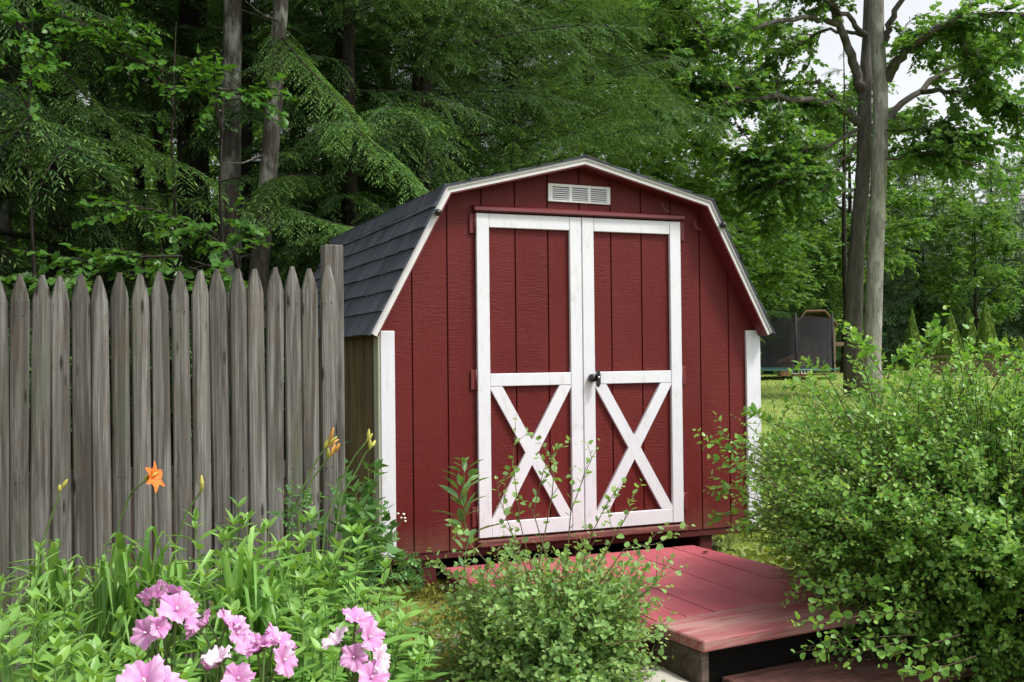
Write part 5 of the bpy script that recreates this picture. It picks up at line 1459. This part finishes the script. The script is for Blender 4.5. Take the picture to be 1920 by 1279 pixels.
def mallow_flower(c, fd, size, rs, cup):
    mb = MB(); fd = norm(np.array(fd, float)); a0 = norm(np.cross(fd, np.array([.1, .2, 1.]))); b0 = np.cross(fd, a0)
    NT, NSg = 13, 9
    for k in range(5):
        an = k * 2 * pi / 5 + rs.uniform(-.12, .12); rad_ = a0 * math.cos(an) + b0 * math.sin(an); per = np.cross(fd, rad_)
        V = []; tip = []
        ragged = rs.uniform(-.055, .045, NT); cc = cup * rs.uniform(.75, 1.25); tw = rs.uniform(-.25, .25); frl = rs.uniform(0, 6)
        for i in range(NSg):
            s = i / (NSg - 1)
            for j in range(NT):
                t = j / (NT - 1) * 2 - 1
                rlen = size * .92 * (1 - .12 * math.exp(-(t * 3.2) ** 2) - .20 * t * t + ragged[j] * s ** 3) * s
                w = size * (.05 + .64 * s ** .9) * t
                h = size * (1.15 * cc * s ** 1.25 * (1 - .5 * s * s)) + size * (.10 * math.sin(t * 8 + frl) * s ** 2.2 + .05 * math.sin(t * 17 + frl * 2) * s ** 3 + tw * t * s * .3)
                V.append(c + rad_ * rlen * (1 - .12 * cc) + per * w + fd * h); tip.append(s ** 2 * (.5 + .5 * math.sin(t * 5 + frl)) - max(0, 1 - s / .42))
        f = [(i * NT + j, i * NT + j + 1, (i + 1) * NT + j + 1, (i + 1) * NT + j) for i in range(NSg - 1) for j in range(NT - 1)]
        mb.add(V, f, tip=np.array(tip), smooth=True)
    ce = MB(); ce.tube(np.array([c + fd * size * q for q in (0., .12, .22, .3)]), size * np.array([.05, .06, .07, .02]), 7)
    cal = MB()
    for k in range(5):
        an = k * 2 * pi / 5 + .6; r_ = a0 * math.cos(an) + b0 * math.sin(an)
        cal.inst(*OVAL, (c - fd * size * .10)[None], frames((r_ * .8 + fd * .55)[None], fd[None]), np.array([size * .42]), 0)
    cal.tube(np.array([c - fd * size * .16, c - fd * size * .08, c]), size * np.array([.05, .12, .1]), 8)
    return mb, ce, cal
CUT = leaf_outline([(.10, .05), (.16, .42), (.26, .44), (.30, .08), (.42, .07), (.50, .46), (.60, .44), (.62, .08), (.74, .06), (.82, .30), (.9, .24)], .12, .03)
M['stamen'] = mat_plain('pale_stamen', (.75, .62, .66), .6, .2)
def mallow(px, Y, flowers, label, seed):
    rs_ = np.random.RandomState(seed); X = (px - 960) / F * Y; g = np.array([X, Y, float(ground_z(X, Y)) - .02])
    o = empty('pink_mallow', g); tag(o, label, 'mallow', 'pink mallows in the foreground')
    st = MB(); lv = MB(); G = []
    ctr = np.mean([at(x, y, q) - g for x, y, q, *_ in flowers], 0)
    node = np.array([ctr[0] * .7 + .0, ctr[1] * .7, ctr[2] - .22])
    st.tube(arc((0, 0, 0), node, rs_, 0, 8, .01), np.linspace(.006, .0045, 8), 6)
    extra = [(x + rs_.uniform(-26, 26), y + rs_.uniform(-14, 24), q + rs_.uniform(-.02, .03), np.array(fd) + rs_.normal(0, .6, 3), size * rs_.uniform(.62, .85), rs_.uniform(.5, 1.1), 0) for x, y, q, fd, size, cup, pale in flowers[::3]]
    for x, y, q, fd, size, cup, pale in flowers + extra:
        size = size * .92
        c = at(x, y, q) - g; fd = norm(np.array(fd, float))
        pe, ce, ca = mallow_flower(np.zeros(3), fd, size, rs_, cup)
        b = c - fd * size * .16
        t = np.linspace(0, 1, 7)[:, None]; Pm = node * (1 - t) ** 2 + 2 * (b - fd * .05 + np.array([0, 0, -.04])) * t * (1 - t) + b * t ** 2
        st.tube(Pm, np.linspace(.0035, .0022, 7), 5, cap=False)
        fo = pe.build('flower', [M['petal_pale'] if pale else M['petal']], o); fo.location = tuple(c)
        if pale: fo['label'] = 'almost white mallow flower'
        ce.build('flower_centre', [M['stamen']], fo); ca.build('calyx', [M['stem']], fo)
        for k in range(2):
            bb = Pm[3 + k] + rs_.normal(0, .012, 3); st.tube([Pm[3 + k], bb], [.0018, .0018], 4); 
            lv.inst(*OVAL, np.repeat(bb[None], 3, 0), frames(rs_.normal(0, .4, (3, 3)) + np.array([0, 0, 1.]), rs_.normal(0, 1, (3, 3))), np.full(3, .016), 0)
    for k in range(16):
        z = rs_.uniform(.35, 1.) * node[2]; a = rs_.uniform(0, 6.28); p = node * (z / node[2]); d = np.array([math.cos(a), math.sin(a), .25])
        st.tube([p, p + d * .05], [.0015, .001], 4, cap=False)
        lv.inst(*CUT, (p + d * .045)[None], frames(d[None], np.array([[0, 0, 1.]]) + rs_.normal(0, .3, (1, 3))), np.array([rs_.uniform(.06, .09)]), 0)
    st.build('stem', [M['stem']], o); lv.build('leaves', [M['weed']], o)
mallow(305, 1.9, [(292, 1120, 1.92, (-.5, .25, .75), .034, .9, 0), (331, 1146, 1.88, (.25, -.45, .7), .042, .6, 0), (345, 1160, 1.91, (.8, -.1, .25), .036, .7, 0), (275, 1187, 1.86, (-.25, -.75, .3), .034, .35, 0), (322, 1118, 1.93, (.2, .6, .8), .03, .7, 0)], 'mallow with the highest pink flowers, at the left below the orange lily', 701)
mallow(415, 1.95, [(390, 1172, 1.96, (-.8, 0, .5), .032, .9, 0), (425, 1172, 1.94, (.55, .1, .75), .036, .7, 0), (443, 1188, 1.93, (.75, -.3, .3), .036, .5, 0)], 'mallow with two side facing pink flowers in the middle of the row', 702)
mallow(495, 1.85, [(482, 1222, 1.84, (-.15, -.35, .9), .042, .85, 0), (518, 1205, 1.87, (.6, .1, .7), .040, .6, 0), (530, 1238, 1.84, (.75, -.4, .2), .036, .4, 0), (413, 1242, 1.82, (-.2, -.3, .9), .032, .9, 1), (447, 1275, 1.8, (.1, -.5, .6), .034, .6, 0)], 'mallow with big cupped pink flowers and one almost white flower', 703)
mallow(280, 1.72, [(272, 1282, 1.7, (-.05, -.5, .8), .050, .6, 0), (315, 1290, 1.73, (.7, -.1, .6), .04, .6, 0), (237, 1290, 1.74, (-.7, -.2, .6), .036, .7, 1)], 'mallow with the large pink flower cut by the bottom edge of the photo', 704)
mallow(665, 1.9, [(668, 1166, 1.93, (.3, -.2, .85), .036, .7, 0), (690, 1196, 1.9, (.75, -.4, .35), .038, .5, 0), (636, 1208, 1.9, (-.5, -.2, .8), .034, .9, 1), (664, 1232, 1.88, (0, -.7, .2), .03, .5, 0), (708, 1240, 1.88, (.8, -.3, .2), .034, .5, 1), (696, 1272, 1.85, (.3, -.6, .5), .036, .5, 0)], 'mallow standing alone at the right of the row in front of the gravel', 705)

# vine at the shed corner
def px_plant(name, px, Y, shoots, label, cat, leaf, tmpl, mat, seed, n=14, low=0, group=None, mst='stem', rfac=1.):
    rs_ = np.random.RandomState(seed); X = (px - 960) / F * Y; g = np.array([X, Y, float(ground_z(X, Y)) - .02])
    o = empty(name, g); tag(o, label, cat, group); st = MB(); lv = MB()
    for pix in shoots:
        P = np.array([at(x, y, q) for x, y, q in pix]) - g; P = np.concatenate([[np.array([rs_.uniform(-.03, .03), rs_.uniform(-.03, .03), 0])], P]) if low == 0 else P
        s = np.linspace(0, 1, len(P)); q = np.linspace(0, 1, 10); P = np.stack([np.interp(q, s, P[:, c]) for c in range(3)], -1)
        P[1:-1] += rs_.normal(0, .012, P[1:-1].shape)
        shoot(st, lv, P, rs_, leaf, n, tmpl, .003 * rfac, .12, tip=.3)
    st.build('stems', [M[mst]], o); lv.build('leaves', [M[mat]], o); return o
px_plant('climbing_vine', 670, 4.9, [[(660, 1000, 4.85), (650, 900, 4.85), (640, 800, 4.9)], [(680, 1000, 4.9), (690, 930, 4.9), (700, 870, 4.95)], [(690, 1000, 4.95), (705, 900, 5.0), (712, 860, 5.05)],
    [(660, 1010, 4.8), (640, 940, 4.8), (650, 880, 4.8)], [(680, 1030, 4.85), (660, 980, 4.85), (690, 900, 4.9)], [(700, 1040, 4.9), (700, 980, 4.95), (680, 900, 4.95)], [(650, 1010, 4.8), (620, 960, 4.75), (600, 930, 4.75)],
    [(690, 1040, 4.9), (720, 1000, 5.), (725, 940, 5.02)], [(660, 1040, 4.8), (640, 1000, 4.75), (655, 950, 4.8)]], 'dark leaved climbing vine on the corner between fence post and shed', 'vine', .062, HEART, 'vine', 801, 20)
px_plant('leafy_weed', 655, 4.45, [[(650, 1040, 4.4), (640, 960, 4.4), (628, 900, 4.4)], [(665, 1040, 4.42), (675, 960, 4.45), (668, 905, 4.45)], [(640, 1050, 4.4), (610, 1000, 4.35), (590, 965, 4.35)], [(680, 1050, 4.45), (700, 990, 4.5), (715, 950, 4.5)], [(660, 1060, 4.4), (655, 1010, 4.4), (645, 975, 4.4)], [(690, 1060, 4.45), (720, 1020, 4.5), (735, 985, 4.55)]],
    'tall leafy weed climbing at the right end of the fence beside the post', 'weed', .075, HEART, 'weed', 812, 18, rfac=1.3)
px_plant('leafy_weed', 700, 4.75, [[(700, 1060, 4.7), (720, 1020, 4.7), (740, 1010, 4.7)], [(690, 1060, 4.7), (670, 1030, 4.7), (650, 1020, 4.68)], [(720, 1070, 4.75), (745, 1050, 4.75), (770, 1060, 4.78)], [(680, 1080, 4.65), (640, 1060, 4.6), (610, 1050, 4.6)], [(710, 1090, 4.65), (740, 1080, 4.65), (765, 1100, 4.68)], [(690, 1070, 4.65), (700, 1040, 4.65), (690, 1005, 4.68)], [(700, 1100, 4.6), (670, 1090, 4.55), (640, 1100, 4.5)]],
    'ferny low weed at the foot of the white corner board', 'weed', .07, CUT, 'weed', 802, 16)
px_plant('leafy_weed', 775, 5.55, [[(770, 1060, 5.5), (760, 1050, 5.5), (750, 1045, 5.5)], [(775, 1075, 5.5), (790, 1062, 5.5), (800, 1060, 5.5)], [(765, 1080, 5.5), (745, 1070, 5.5), (738, 1075, 5.5)], [(780, 1085, 5.45), (788, 1078, 5.4), (792, 1082, 5.4)]],
    'small shaded weed growing in the gap under the shed beam', 'weed', .05, CUT, 'vine', 803, 12)
px_plant('tall_weed', 874, 5.35, [[(874, 1020, 5.32), (873, 960, 5.31), (872, 910, 5.3), (868, 862, 5.3)]], 'tall narrow weed standing in front of the left door edge', 'weed', .125, LANCE, 'weed', 804, 34, rfac=1.6)
px_plant('feathery_weed', 560, 4.0, [[(556, 1000, 4.0), (552, 940, 4.0), (545, 905, 4.0)], [(560, 1000, 4.0), (575, 950, 4.0), (560, 915, 4.0)], [(550, 1000, 4.), (530, 960, 4.), (538, 930, 4.)]], 'feathery grey green weed against the right part of the fence', 'weed', .05, CUT, 'weed', 805, 16)
w = px_plant('flowering_weed', 745, 5.2, [[(728, 1040, 5.2), (740, 1000, 5.2), (755, 970, 5.2)]], 'thin seedy weed with tiny white flowers beside the white corner board', 'weed', .018, OVAL, 'weed', 806, 9, mst='twig_red')
M['tinyflower'] = mat_plain('tiny_white_flower', (.75, .75, .6), .7, .2)
g0 = np.array(w.location); rs = np.random.RandomState(9)
for k in range(6):
    c = at(757 + rs.normal(0, 7), 967 + rs.normal(0, 7), 5.2 + rs.normal(0, .02)) - g0
    mb = MB(); mb.lathe([(.001, -.004), (.007, 0), (.006, .004), (.001, .006)], 6, o=c); mb.build('blossom', [M['tinyflower']], w)
for px, Y, top, lab in ((740, 4.35, 1105, 'young leafy plant with a pale rosette top beside the brown soil'), (775, 4.2, 1175, 'low leafy plant at the edge of the moss patch'), (720, 3.9, 1150, 'leafy plant between the right mallow and the moss patch'), (735, 3.5, 1190, 'small leafy plant over the gravel right of the mallows')):
    o = plant('broad%d' % (k % 3), px, Y, top, lab, 'young plants at the edge of the gravel', Y * 3.7); k += 1; o.scale = (.8, .8, o.scale[2])

# one dry leaf lying on the deck boards
lp = shed_pt(1.86, -.33, DZ + .004); mb = MB()
mb.inst(*OVAL, np.array([[-.02, 0, .002], [.0, .004, .003]]), frames(np.array([[1., .3, .15], [.3, 1., .2]]), np.array([[0, 0, 1.], [0, .2, 1.]])), np.array([.045, .03]), 0)
o = mb.build('fallen_leaf', [mat_plain('dry_leaf', (.05, .025, .015), .8, .2)]); o.location = tuple(lp); tag(o, 'small dry curled leaf lying on the red deck boards', 'leaf')
# ground cover: moss tufts, weeds and grass blades (nobody could count them)
def inside(n, f):
    out = []
    rs_ = np.random.RandomState(n)
    while sum(len(q) for q in out) < n:
        p = f(rs_); out.append(p)
    return np.concatenate(out)[:n]
rs = np.random.RandomState(900)
mb = MB()
n = 16000
X = rs.uniform(-1.1, .6, n); Y = rs.uniform(3.9, 5.9, n); keep = (np.sin(X * 7 + Y * 3) + np.sin(Y * 9 - X * 4) + rs.normal(0, .7, n)) > -.1
X, Y = X[keep], Y[keep]; Pp = np.stack([X, Y, ground_z(X, Y)], -1)
d = rs.normal(0, .6, (len(X), 3)); d[:, 2] = rs.uniform(.2, 1., len(X))
mb.inst(*OVAL, Pp, frames(d, rs.normal(0, 1, (len(X), 3))), rs.uniform(.008, .026, len(X)), 0)
o = mb.build('moss_cover', [M['moss']]); tag(o, 'mossy ground cover on the gravel in front of the shed', 'moss', kind='stuff')
mb = MB()
def blades(n, x0, x1, y0, y1, h, w, dens=None):
    X = rs.uniform(x0, x1, n); Y = y0 * (y1 / y0) ** rs.uniform(0, 1, n)
    ok = (X > .15 + .17 * Y) ; X, Y = X[ok], Y[ok]
    if dens is not None: k_ = dens(X, Y); X, Y = X[k_], Y[k_]
    Pp = np.stack([X, Y, ground_z(X, Y) - .005], -1); m = len(X)
    d = rs.normal(0, .35, (m, 3)); d[:, 2] = 1
    sc_ = np.clip(Y / 7, 1, 4)
    mb.inst(*LANCE_N, Pp, frames(d, rs.normal(0, 1, (m, 3)) * np.array([1, 1, .1])), np.stack([h * rs.uniform(.5, 1.2, m), w * sc_ * 6 * np.ones(m), h * np.ones(m)], -1), 0)
blades(22000, .9, 4.5, 5.7, 12, .045, .006)
blades(30000, 1.6, 14, 12, 42, .04, .007)
o = mb.build('lawn_grass', [M['grass']]); tag(o, 'short yellow green lawn grass beside and beyond the shed', 'grass', kind='stuff')
mb = MB(); n = 2600
X = rs.uniform(1.0, 2.6, n); Y = rs.uniform(5.6, 7.6, n); u_ = (X - PX) * du[0] + (Y - PY) * du[1]; v_ = (X - PX) * dv[0] + (Y - PY) * dv[1]
ok = ~((u_ < 2.5) & (v_ > -.03)) & ~((u_ < 2.1) & (v_ > -1.6)); X, Y = X[ok], Y[ok]; m = len(X)
d = rs.normal(0, .8, (m, 3)); d[:, 2] = rs.uniform(.2, 1, m)
mb.inst(*ROUNDED, np.stack([X, Y, ground_z(X, Y) + rs.uniform(.0, .06, m)], -1), frames(d, rs.normal(0, .5, (m, 3)) + np.array([0, 0, 1.])), rs.uniform(.02, .045, m), 0)
M['groundweed'] = mat_leaf('yellow_green_ground_weed', [(.16, .23, .03), (.22, .28, .05), (.27, .31, .07)], rough=.5, trans=.3)
o = mb.build('ground_weeds', [M['groundweed']]); tag(o, 'sunlit yellow green ground weeds right of the deck', 'weeds', kind='stuff')
# ------------------------------------------------------------------ trampoline, playset, toy house, evergreens, far fence
def mat_net():
    m, nt, out = new_mat('black_safety_net')
    b = N(nt, 'BsdfPrincipled', {'Roughness': .8, 'Specular IOR Level': .1, 'Base Color': (.035, .033, .04, 1)})
    t = nt.nodes.new('ShaderNodeBsdfTransparent'); mx = nt.nodes.new('ShaderNodeMixShader'); mx.inputs[0].default_value = .64
    nt.links.new(t.outputs[0], mx.inputs[1]); nt.links.new(b.outputs[0], mx.inputs[2]); nt.links.new(mx.outputs[0], out.inputs[0]); return m
M['net'] = mat_net()
M['pad'] = mat_plain('green_edge_pad', (.03, .12, .09), .5, .4, var=.2, scale=6)
M['foam'] = mat_plain('black_foam_pole', (.015, .015, .017), .6, .3)
M['galv'] = mat_plain('galvanised_tube', (.45, .46, .47), .45, .5, .6, var=.1)
TY = 36.; tc = at(1448, 700, TY); gz = float(ground_z(tc[0], TY))
tr_o = empty('trampoline', (tc[0], TY, gz)); tag(tr_o, 'round trampoline with a tall black safety net and green edge pad on the far lawn', 'trampoline')
zp = at(1530, 693, TY - 2)[2] - gz; zt = at(1512, 590, TY - 2)[2] - gz
TR = 2.15
mb = MB(); mb.lathe([(.02, zp - .03), (TR - .3, zp - .03), (TR - .3, zp - .02), (.02, zp - .02)], 40); mb.build('jump_mat', [M['foam']], tr_o)
mb = MB(); mb.lathe([(TR - .32, zp - .015), (TR + .02, zp - .04), (TR + .04, zp + .0), (TR - .3, zp + .03)], 40); mb.build('edge_pad', [M['pad']], tr_o)
th = np.linspace(0, 2 * pi, 49); NZ = 7
V = []; 
for i in range(49):
    a = th[i]; sag = 1 - .03 * math.sin(a * 4 + pi / 2) ** 2
    for j in range(NZ):
        z = zp + .03 + (zt - zp - .06 - (.06 * abs(math.sin((a) * 4 - 0.39 * 4)))) * j / (NZ - 1); r_ = TR - .12 - .10 * math.sin(pi * j / (NZ - 1)) * abs(math.sin(a * 4))
        V.append((r_ * math.cos(a), r_ * math.sin(a), z))
mb = MB(); mb.add(V, [(i * NZ + j, (i + 1) * NZ + j, (i + 1) * NZ + j + 1, i * NZ + j + 1) for i in range(48) for j in range(NZ - 1)], smooth=True); mb.build('safety_net', [M['net']], tr_o)
for k in range(8):
    a = k * pi / 4 - .39 - .28
    x, y = TR * math.cos(a), TR * math.sin(a)
    mb = MB(); mb.tube([(x, y, zp - .1), (x, y, zp + .6), (x, y, zt + .06)], [.035, .035, .03], 8); mb.build('net_pole', [M['foam']], tr_o)
    if k % 2 == 0:
        a2 = a + .25; x2, y2 = (TR - .15) * math.cos(a2), (TR - .15) * math.sin(a2)
        mb = MB(); mb.tube([(x * .95, y * .95, zp - .05), (x * .97, y * .97, 0.02), (x2, y2, .02), (x2, y2, zp - .05)], .022, 6); mb.build('leg', [M['galv']], tr_o)
# wooden playset behind it
M['play_wood'] = mat_plain('tan_play_timber', (.28, .20, .13), .7, .2, var=.3, scale=8)
M['play_dark'] = mat_plain('brown_play_timber', (.12, .075, .05), .75, .2, var=.3, scale=8)
M['cloth_roof'] = mat_plain('tan_roof_boards', (.32, .21, .15), .8, .2, var=.25, scale=5)
PYD = 41.; pc = at(1530, 700, PYD); gz = float(ground_z(pc[0], PYD))
pl = empty('wooden_playset', (pc[0], PYD, gz), -.25); tag(pl, 'wooden play tower with tan gabled roof behind the trampoline', 'playset')
H0 = at(1530, 612, PYD)[2] - gz; H1 = at(1520, 586, PYD)[2] - gz
for x in (-.66, .66):
    for y in (-.6, .6):
        mb = MB(); mb.bbox((x - .05, y - .05, 0), (x + .05, y + .05, H0), .008); mb.build('post', [M['play_wood']], pl)
mb = MB(); mb.bbox((-.72, -.66, H0 - 1.45), (.72, .66, H0 - 1.38), .01); mb.build('platform', [M['play_dark']], pl)
mb = MB()
for k in range(9):
    x = -.6 + k * .15
    mb.bbox((x - .055, -.665, H0 - 1.37), (x + .055, -.64, H0 - .62), .004)
mb.bbox((-.66, -.69, H0 - .66), (.66, -.667, H0 - .58), .004); mb.build('railing', [M['play_dark']], pl)
mb = MB(); mb.prism([(-.82, H0 - .02), (-.35, H1 + .02), (.35, H1 + .02), (.82, H0 - .02), (.82, H0 + .04), (.35, H1 + .08), (-.35, H1 + .08), (-.82, H0 + .04)], -.8, .8); mb.build('roof', [M['cloth_roof']], pl, norm=True)
mb = MB(); mb.prism([(-.72, H0 - .03), (-.33, H1 - .02), (.33, H1 - .02), (.72, H0 - .03)], .55, .6); mb.build('gable_panel', [M['play_dark']], pl, norm=True)
mb = MB(); mb.bbox((.715, -.05, H0 - .78), (1.75, .05, H0 - .64), .01); mb.tube([(1.6, -.5, 0), (1.65, 0, H0 - .7), (1.6, .5, 0)], .05, 6); mb.build('swing_beam', [M['play_wood']], pl)
mb = MB(); mb.tube([(-.3, -.72, H0 - .52 + .12 * math.sin(a)) if False else (-.45 + .16 * math.cos(a), -.72, H0 - .75 + .16 * math.sin(a)) for a in np.linspace(0, 2 * pi, 17)], .025, 6, cap=False); mb.build('steering_wheel', [M['play_wood']], pl)
# small toy house under the trampoline edge
ty = 38.5; q = at(1489, 716, ty); gz = float(ground_z(q[0], ty))
M['toy'] = mat_plain('orange_brown_toy_wall', (.26, .13, .065), .6, .3, var=.2, scale=8)
toy = empty('toy_house', (q[0], ty, gz)); tag(toy, 'small orange brown toy house with white paned windows seen under the trampoline', 'toy house')
mb = MB(); mb.bbox((-.55, -.25, 0), (.5, .25, .52), .01); mb.prism([(-.6, .525), (-.02, .8), (.55, .525)], -.28, .28); mb.build('wall', [M['toy']], toy, norm=True)
for x in (-.02, .32):
    wf = empty('window', (x - .0, -.255, .27)); wf.parent = toy
    mb = MB()
    for a, b in (((-.13, -.03, -.17), (-.10, 0, .17)), ((.10, -.03, -.17), (.13, 0, .17)), ((-.0995, -.03, .14), (.0995, 0, .17)), ((-.0995, -.03, -.17), (.0995, 0, -.14)), ((-.012, -.028, -.139), (.012, -.002, .139))): mb.box(a, b)
    mb.box((-.0995, -.027, -.012), (-.0125, -.003, .012)); mb.box((.0125, -.027, -.012), (.0995, -.003, .012)); mb.build('window_frame', [M['white']], wf)
    mb = MB(); mb.box((-.0995, -.012, -.139), (.0995, -.006, .139)); mb.build('pane', [M['black']], wf)

# clipped evergreens in a row
PE = None
def evergreen(px, Y, top, wpx, label, rz):
    global PE
    p = ground_pt(px, Y); h = at(px, top, Y)[2] - p[2]; w = wpx / F * Y / 2
    if PE is None:
        rs_ = np.random.RandomState(950); mb = MB(); n = 5200
        t = rs_.uniform(0, 1, n) ** .85; a = rs_.uniform(0, 6.28, n)
        r_ = (np.interp(t, [0, .15, .5, .85, 1], [.8, 1., .74, .28, .03]) * (1 + .12 * np.sin(a * 5 + t * 9))) * rs_.uniform(.7, 1.04, n)
        c = np.stack([r_ * np.cos(a), r_ * np.sin(a), .04 + .95 * t], -1)
        d = np.stack([np.cos(a) * .5, np.sin(a) * .5, np.full(n, 1.) * .6], -1) + rs_.normal(0, .2, (n, 3))
        S = np.stack([np.full(n, .055), np.full(n, .11), np.full(n, .05)], -1) * rs_.uniform(.6, 1.3, (n, 1))
        mb.inst(*STRIP, c, frames(d, np.stack([np.cos(a), np.sin(a), np.full(n, .3)], -1) + rs_.normal(0, .4, (n, 3))), S, 0, rs_.uniform(0, .6, n))
        o = empty('clipped_evergreen'); mb.build('crown', [M['cedar']], o)
        mb = MB(); mb.tube([(0, 0, -.02), (0, 0, .3), (0, 0, .8)], [.12, .08, .02], 6); mb.build('trunk', [M['bark_dark']], o); PE = o
        tag(o, label, 'evergreen', 'clipped evergreens along the far fence')
    else: o = copy_tree(PE)
    o.location = tuple(p); o.scale = (w, w, h); o.rotation_euler = (0, 0, rz); o['label'] = label; o['group'] = 'clipped evergreens along the far fence'
EV = [(1711, 43, 584, 34, 'narrow clipped evergreen just right of the twin trunks'), (1752, 42, 598, 40, 'shorter clipped evergreen between the narrow one and the broad cone'), (1783, 41, 587, 44, 'broad cone shaped clipped evergreen in the middle of the row'),
      (1817, 43, 580, 38, 'slender clipped evergreen left of the tallest one'), (1849, 41, 568, 42, 'tallest clipped evergreen in the far row'), (1885, 42, 625, 26, 'low young evergreen right of the tallest one'), (1912, 42, 634, 44, 'low rounded evergreen at the right edge of the row')]
for k, e in enumerate(EV): evergreen(*e, k * 1.3)

# brown board fence at the far right
M['far_fence'] = mat_weathered('brown_far_fence', (.12, .075, .06), (.28, .19, .16), (20, 20, 2), knots=False)
a = at(1735, 690, 36.); b = at(1990, 690, 33.)
ff = empty('board_fence', (a[0], a[1], float(ground_z(a[0], a[1])))); ff.rotation_euler = (0, 0, math.atan2(b[1] - a[1], b[0] - a[0]))
tag(ff, 'low brown board fence at the far right beyond the large shrub', 'fence')
Lf = float(np.hypot(b[0] - a[0], b[1] - a[1])); hf = .55; rs = np.random.RandomState(8)
mb = MB(); k = 0.
while k < Lf:
    mb.bbox((k, -.012, .05), (k + .115, .012, hf + rs.uniform(-.02, .02)), .003); k += .13
mb.build('boards', [M['far_fence']], ff)
mb = MB(); mb.box((0, .0125, .2), (Lf, .05, .28)); mb.box((0, .0125, .65), (Lf, .05, .73)); mb.build('rails', [M['far_fence']], ff)
for x in np.arange(0, Lf, 2.2):
    mb = MB(); mb.bbox((x, .052, 0), (x + .1, .15, hf + .08), .006); mb.build('post', [M['far_fence']], ff)

# ------------------------------------------------------------------ light
SUN = norm(du * 1.0 - dv * .98 + np.array([0, 0, 2.0]))
el = math.asin(SUN[2]); azi = math.atan2(SUN[0], SUN[1])
w = bpy.data.worlds.new('World'); sc.world = w; w.use_nodes = True
nt = w.node_tree; nt.nodes.clear()
sky = nt.nodes.new('ShaderNodeTexSky'); sky.sky_type = 'NISHITA'; sky.sun_disc = False; sky.sun_elevation = el; sky.sun_rotation = azi; sky.dust_density = 3.0; sky.air_density = 1.0; sky.ozone_density = 1.0
hs = nt.nodes.new('ShaderNodeHueSaturation'); hs.inputs['Saturation'].default_value = .16; hs.inputs['Value'].default_value = 1.0
bg = nt.nodes.new('ShaderNodeBackground'); bg.inputs['Strength'].default_value = .15
ow = nt.nodes.new('ShaderNodeOutputWorld'); nt.links.new(sky.outputs[0], hs.inputs['Color']); nt.links.new(hs.outputs[0], bg.inputs[0]); nt.links.new(bg.outputs[0], ow.inputs[0])
sun = bpy.data.lights.new('sun', 'SUN'); sun.energy = 2.3; sun.angle = math.radians(11); sun.color = (1., .955, .89)
so = bpy.data.objects.new('sun', sun); COL.objects.link(so); so.rotation_euler = Vector(SUN).to_track_quat('Z', 'Y').to_euler(); so.location = (20, -10, 30)
vs = sc.view_settings; sc.display_settings.display_device = 'sRGB'; vs.view_transform = 'Standard'; vs.look = 'None'; vs.exposure = .72; vs.gamma = 1.0
sc.cycles.max_bounces = 7; sc.cycles.diffuse_bounces = 4; sc.cycles.glossy_bounces = 2; sc.cycles.transmission_bounces = 4; sc.cycles.transparent_max_bounces = 8
sc.cycles.use_denoising = True
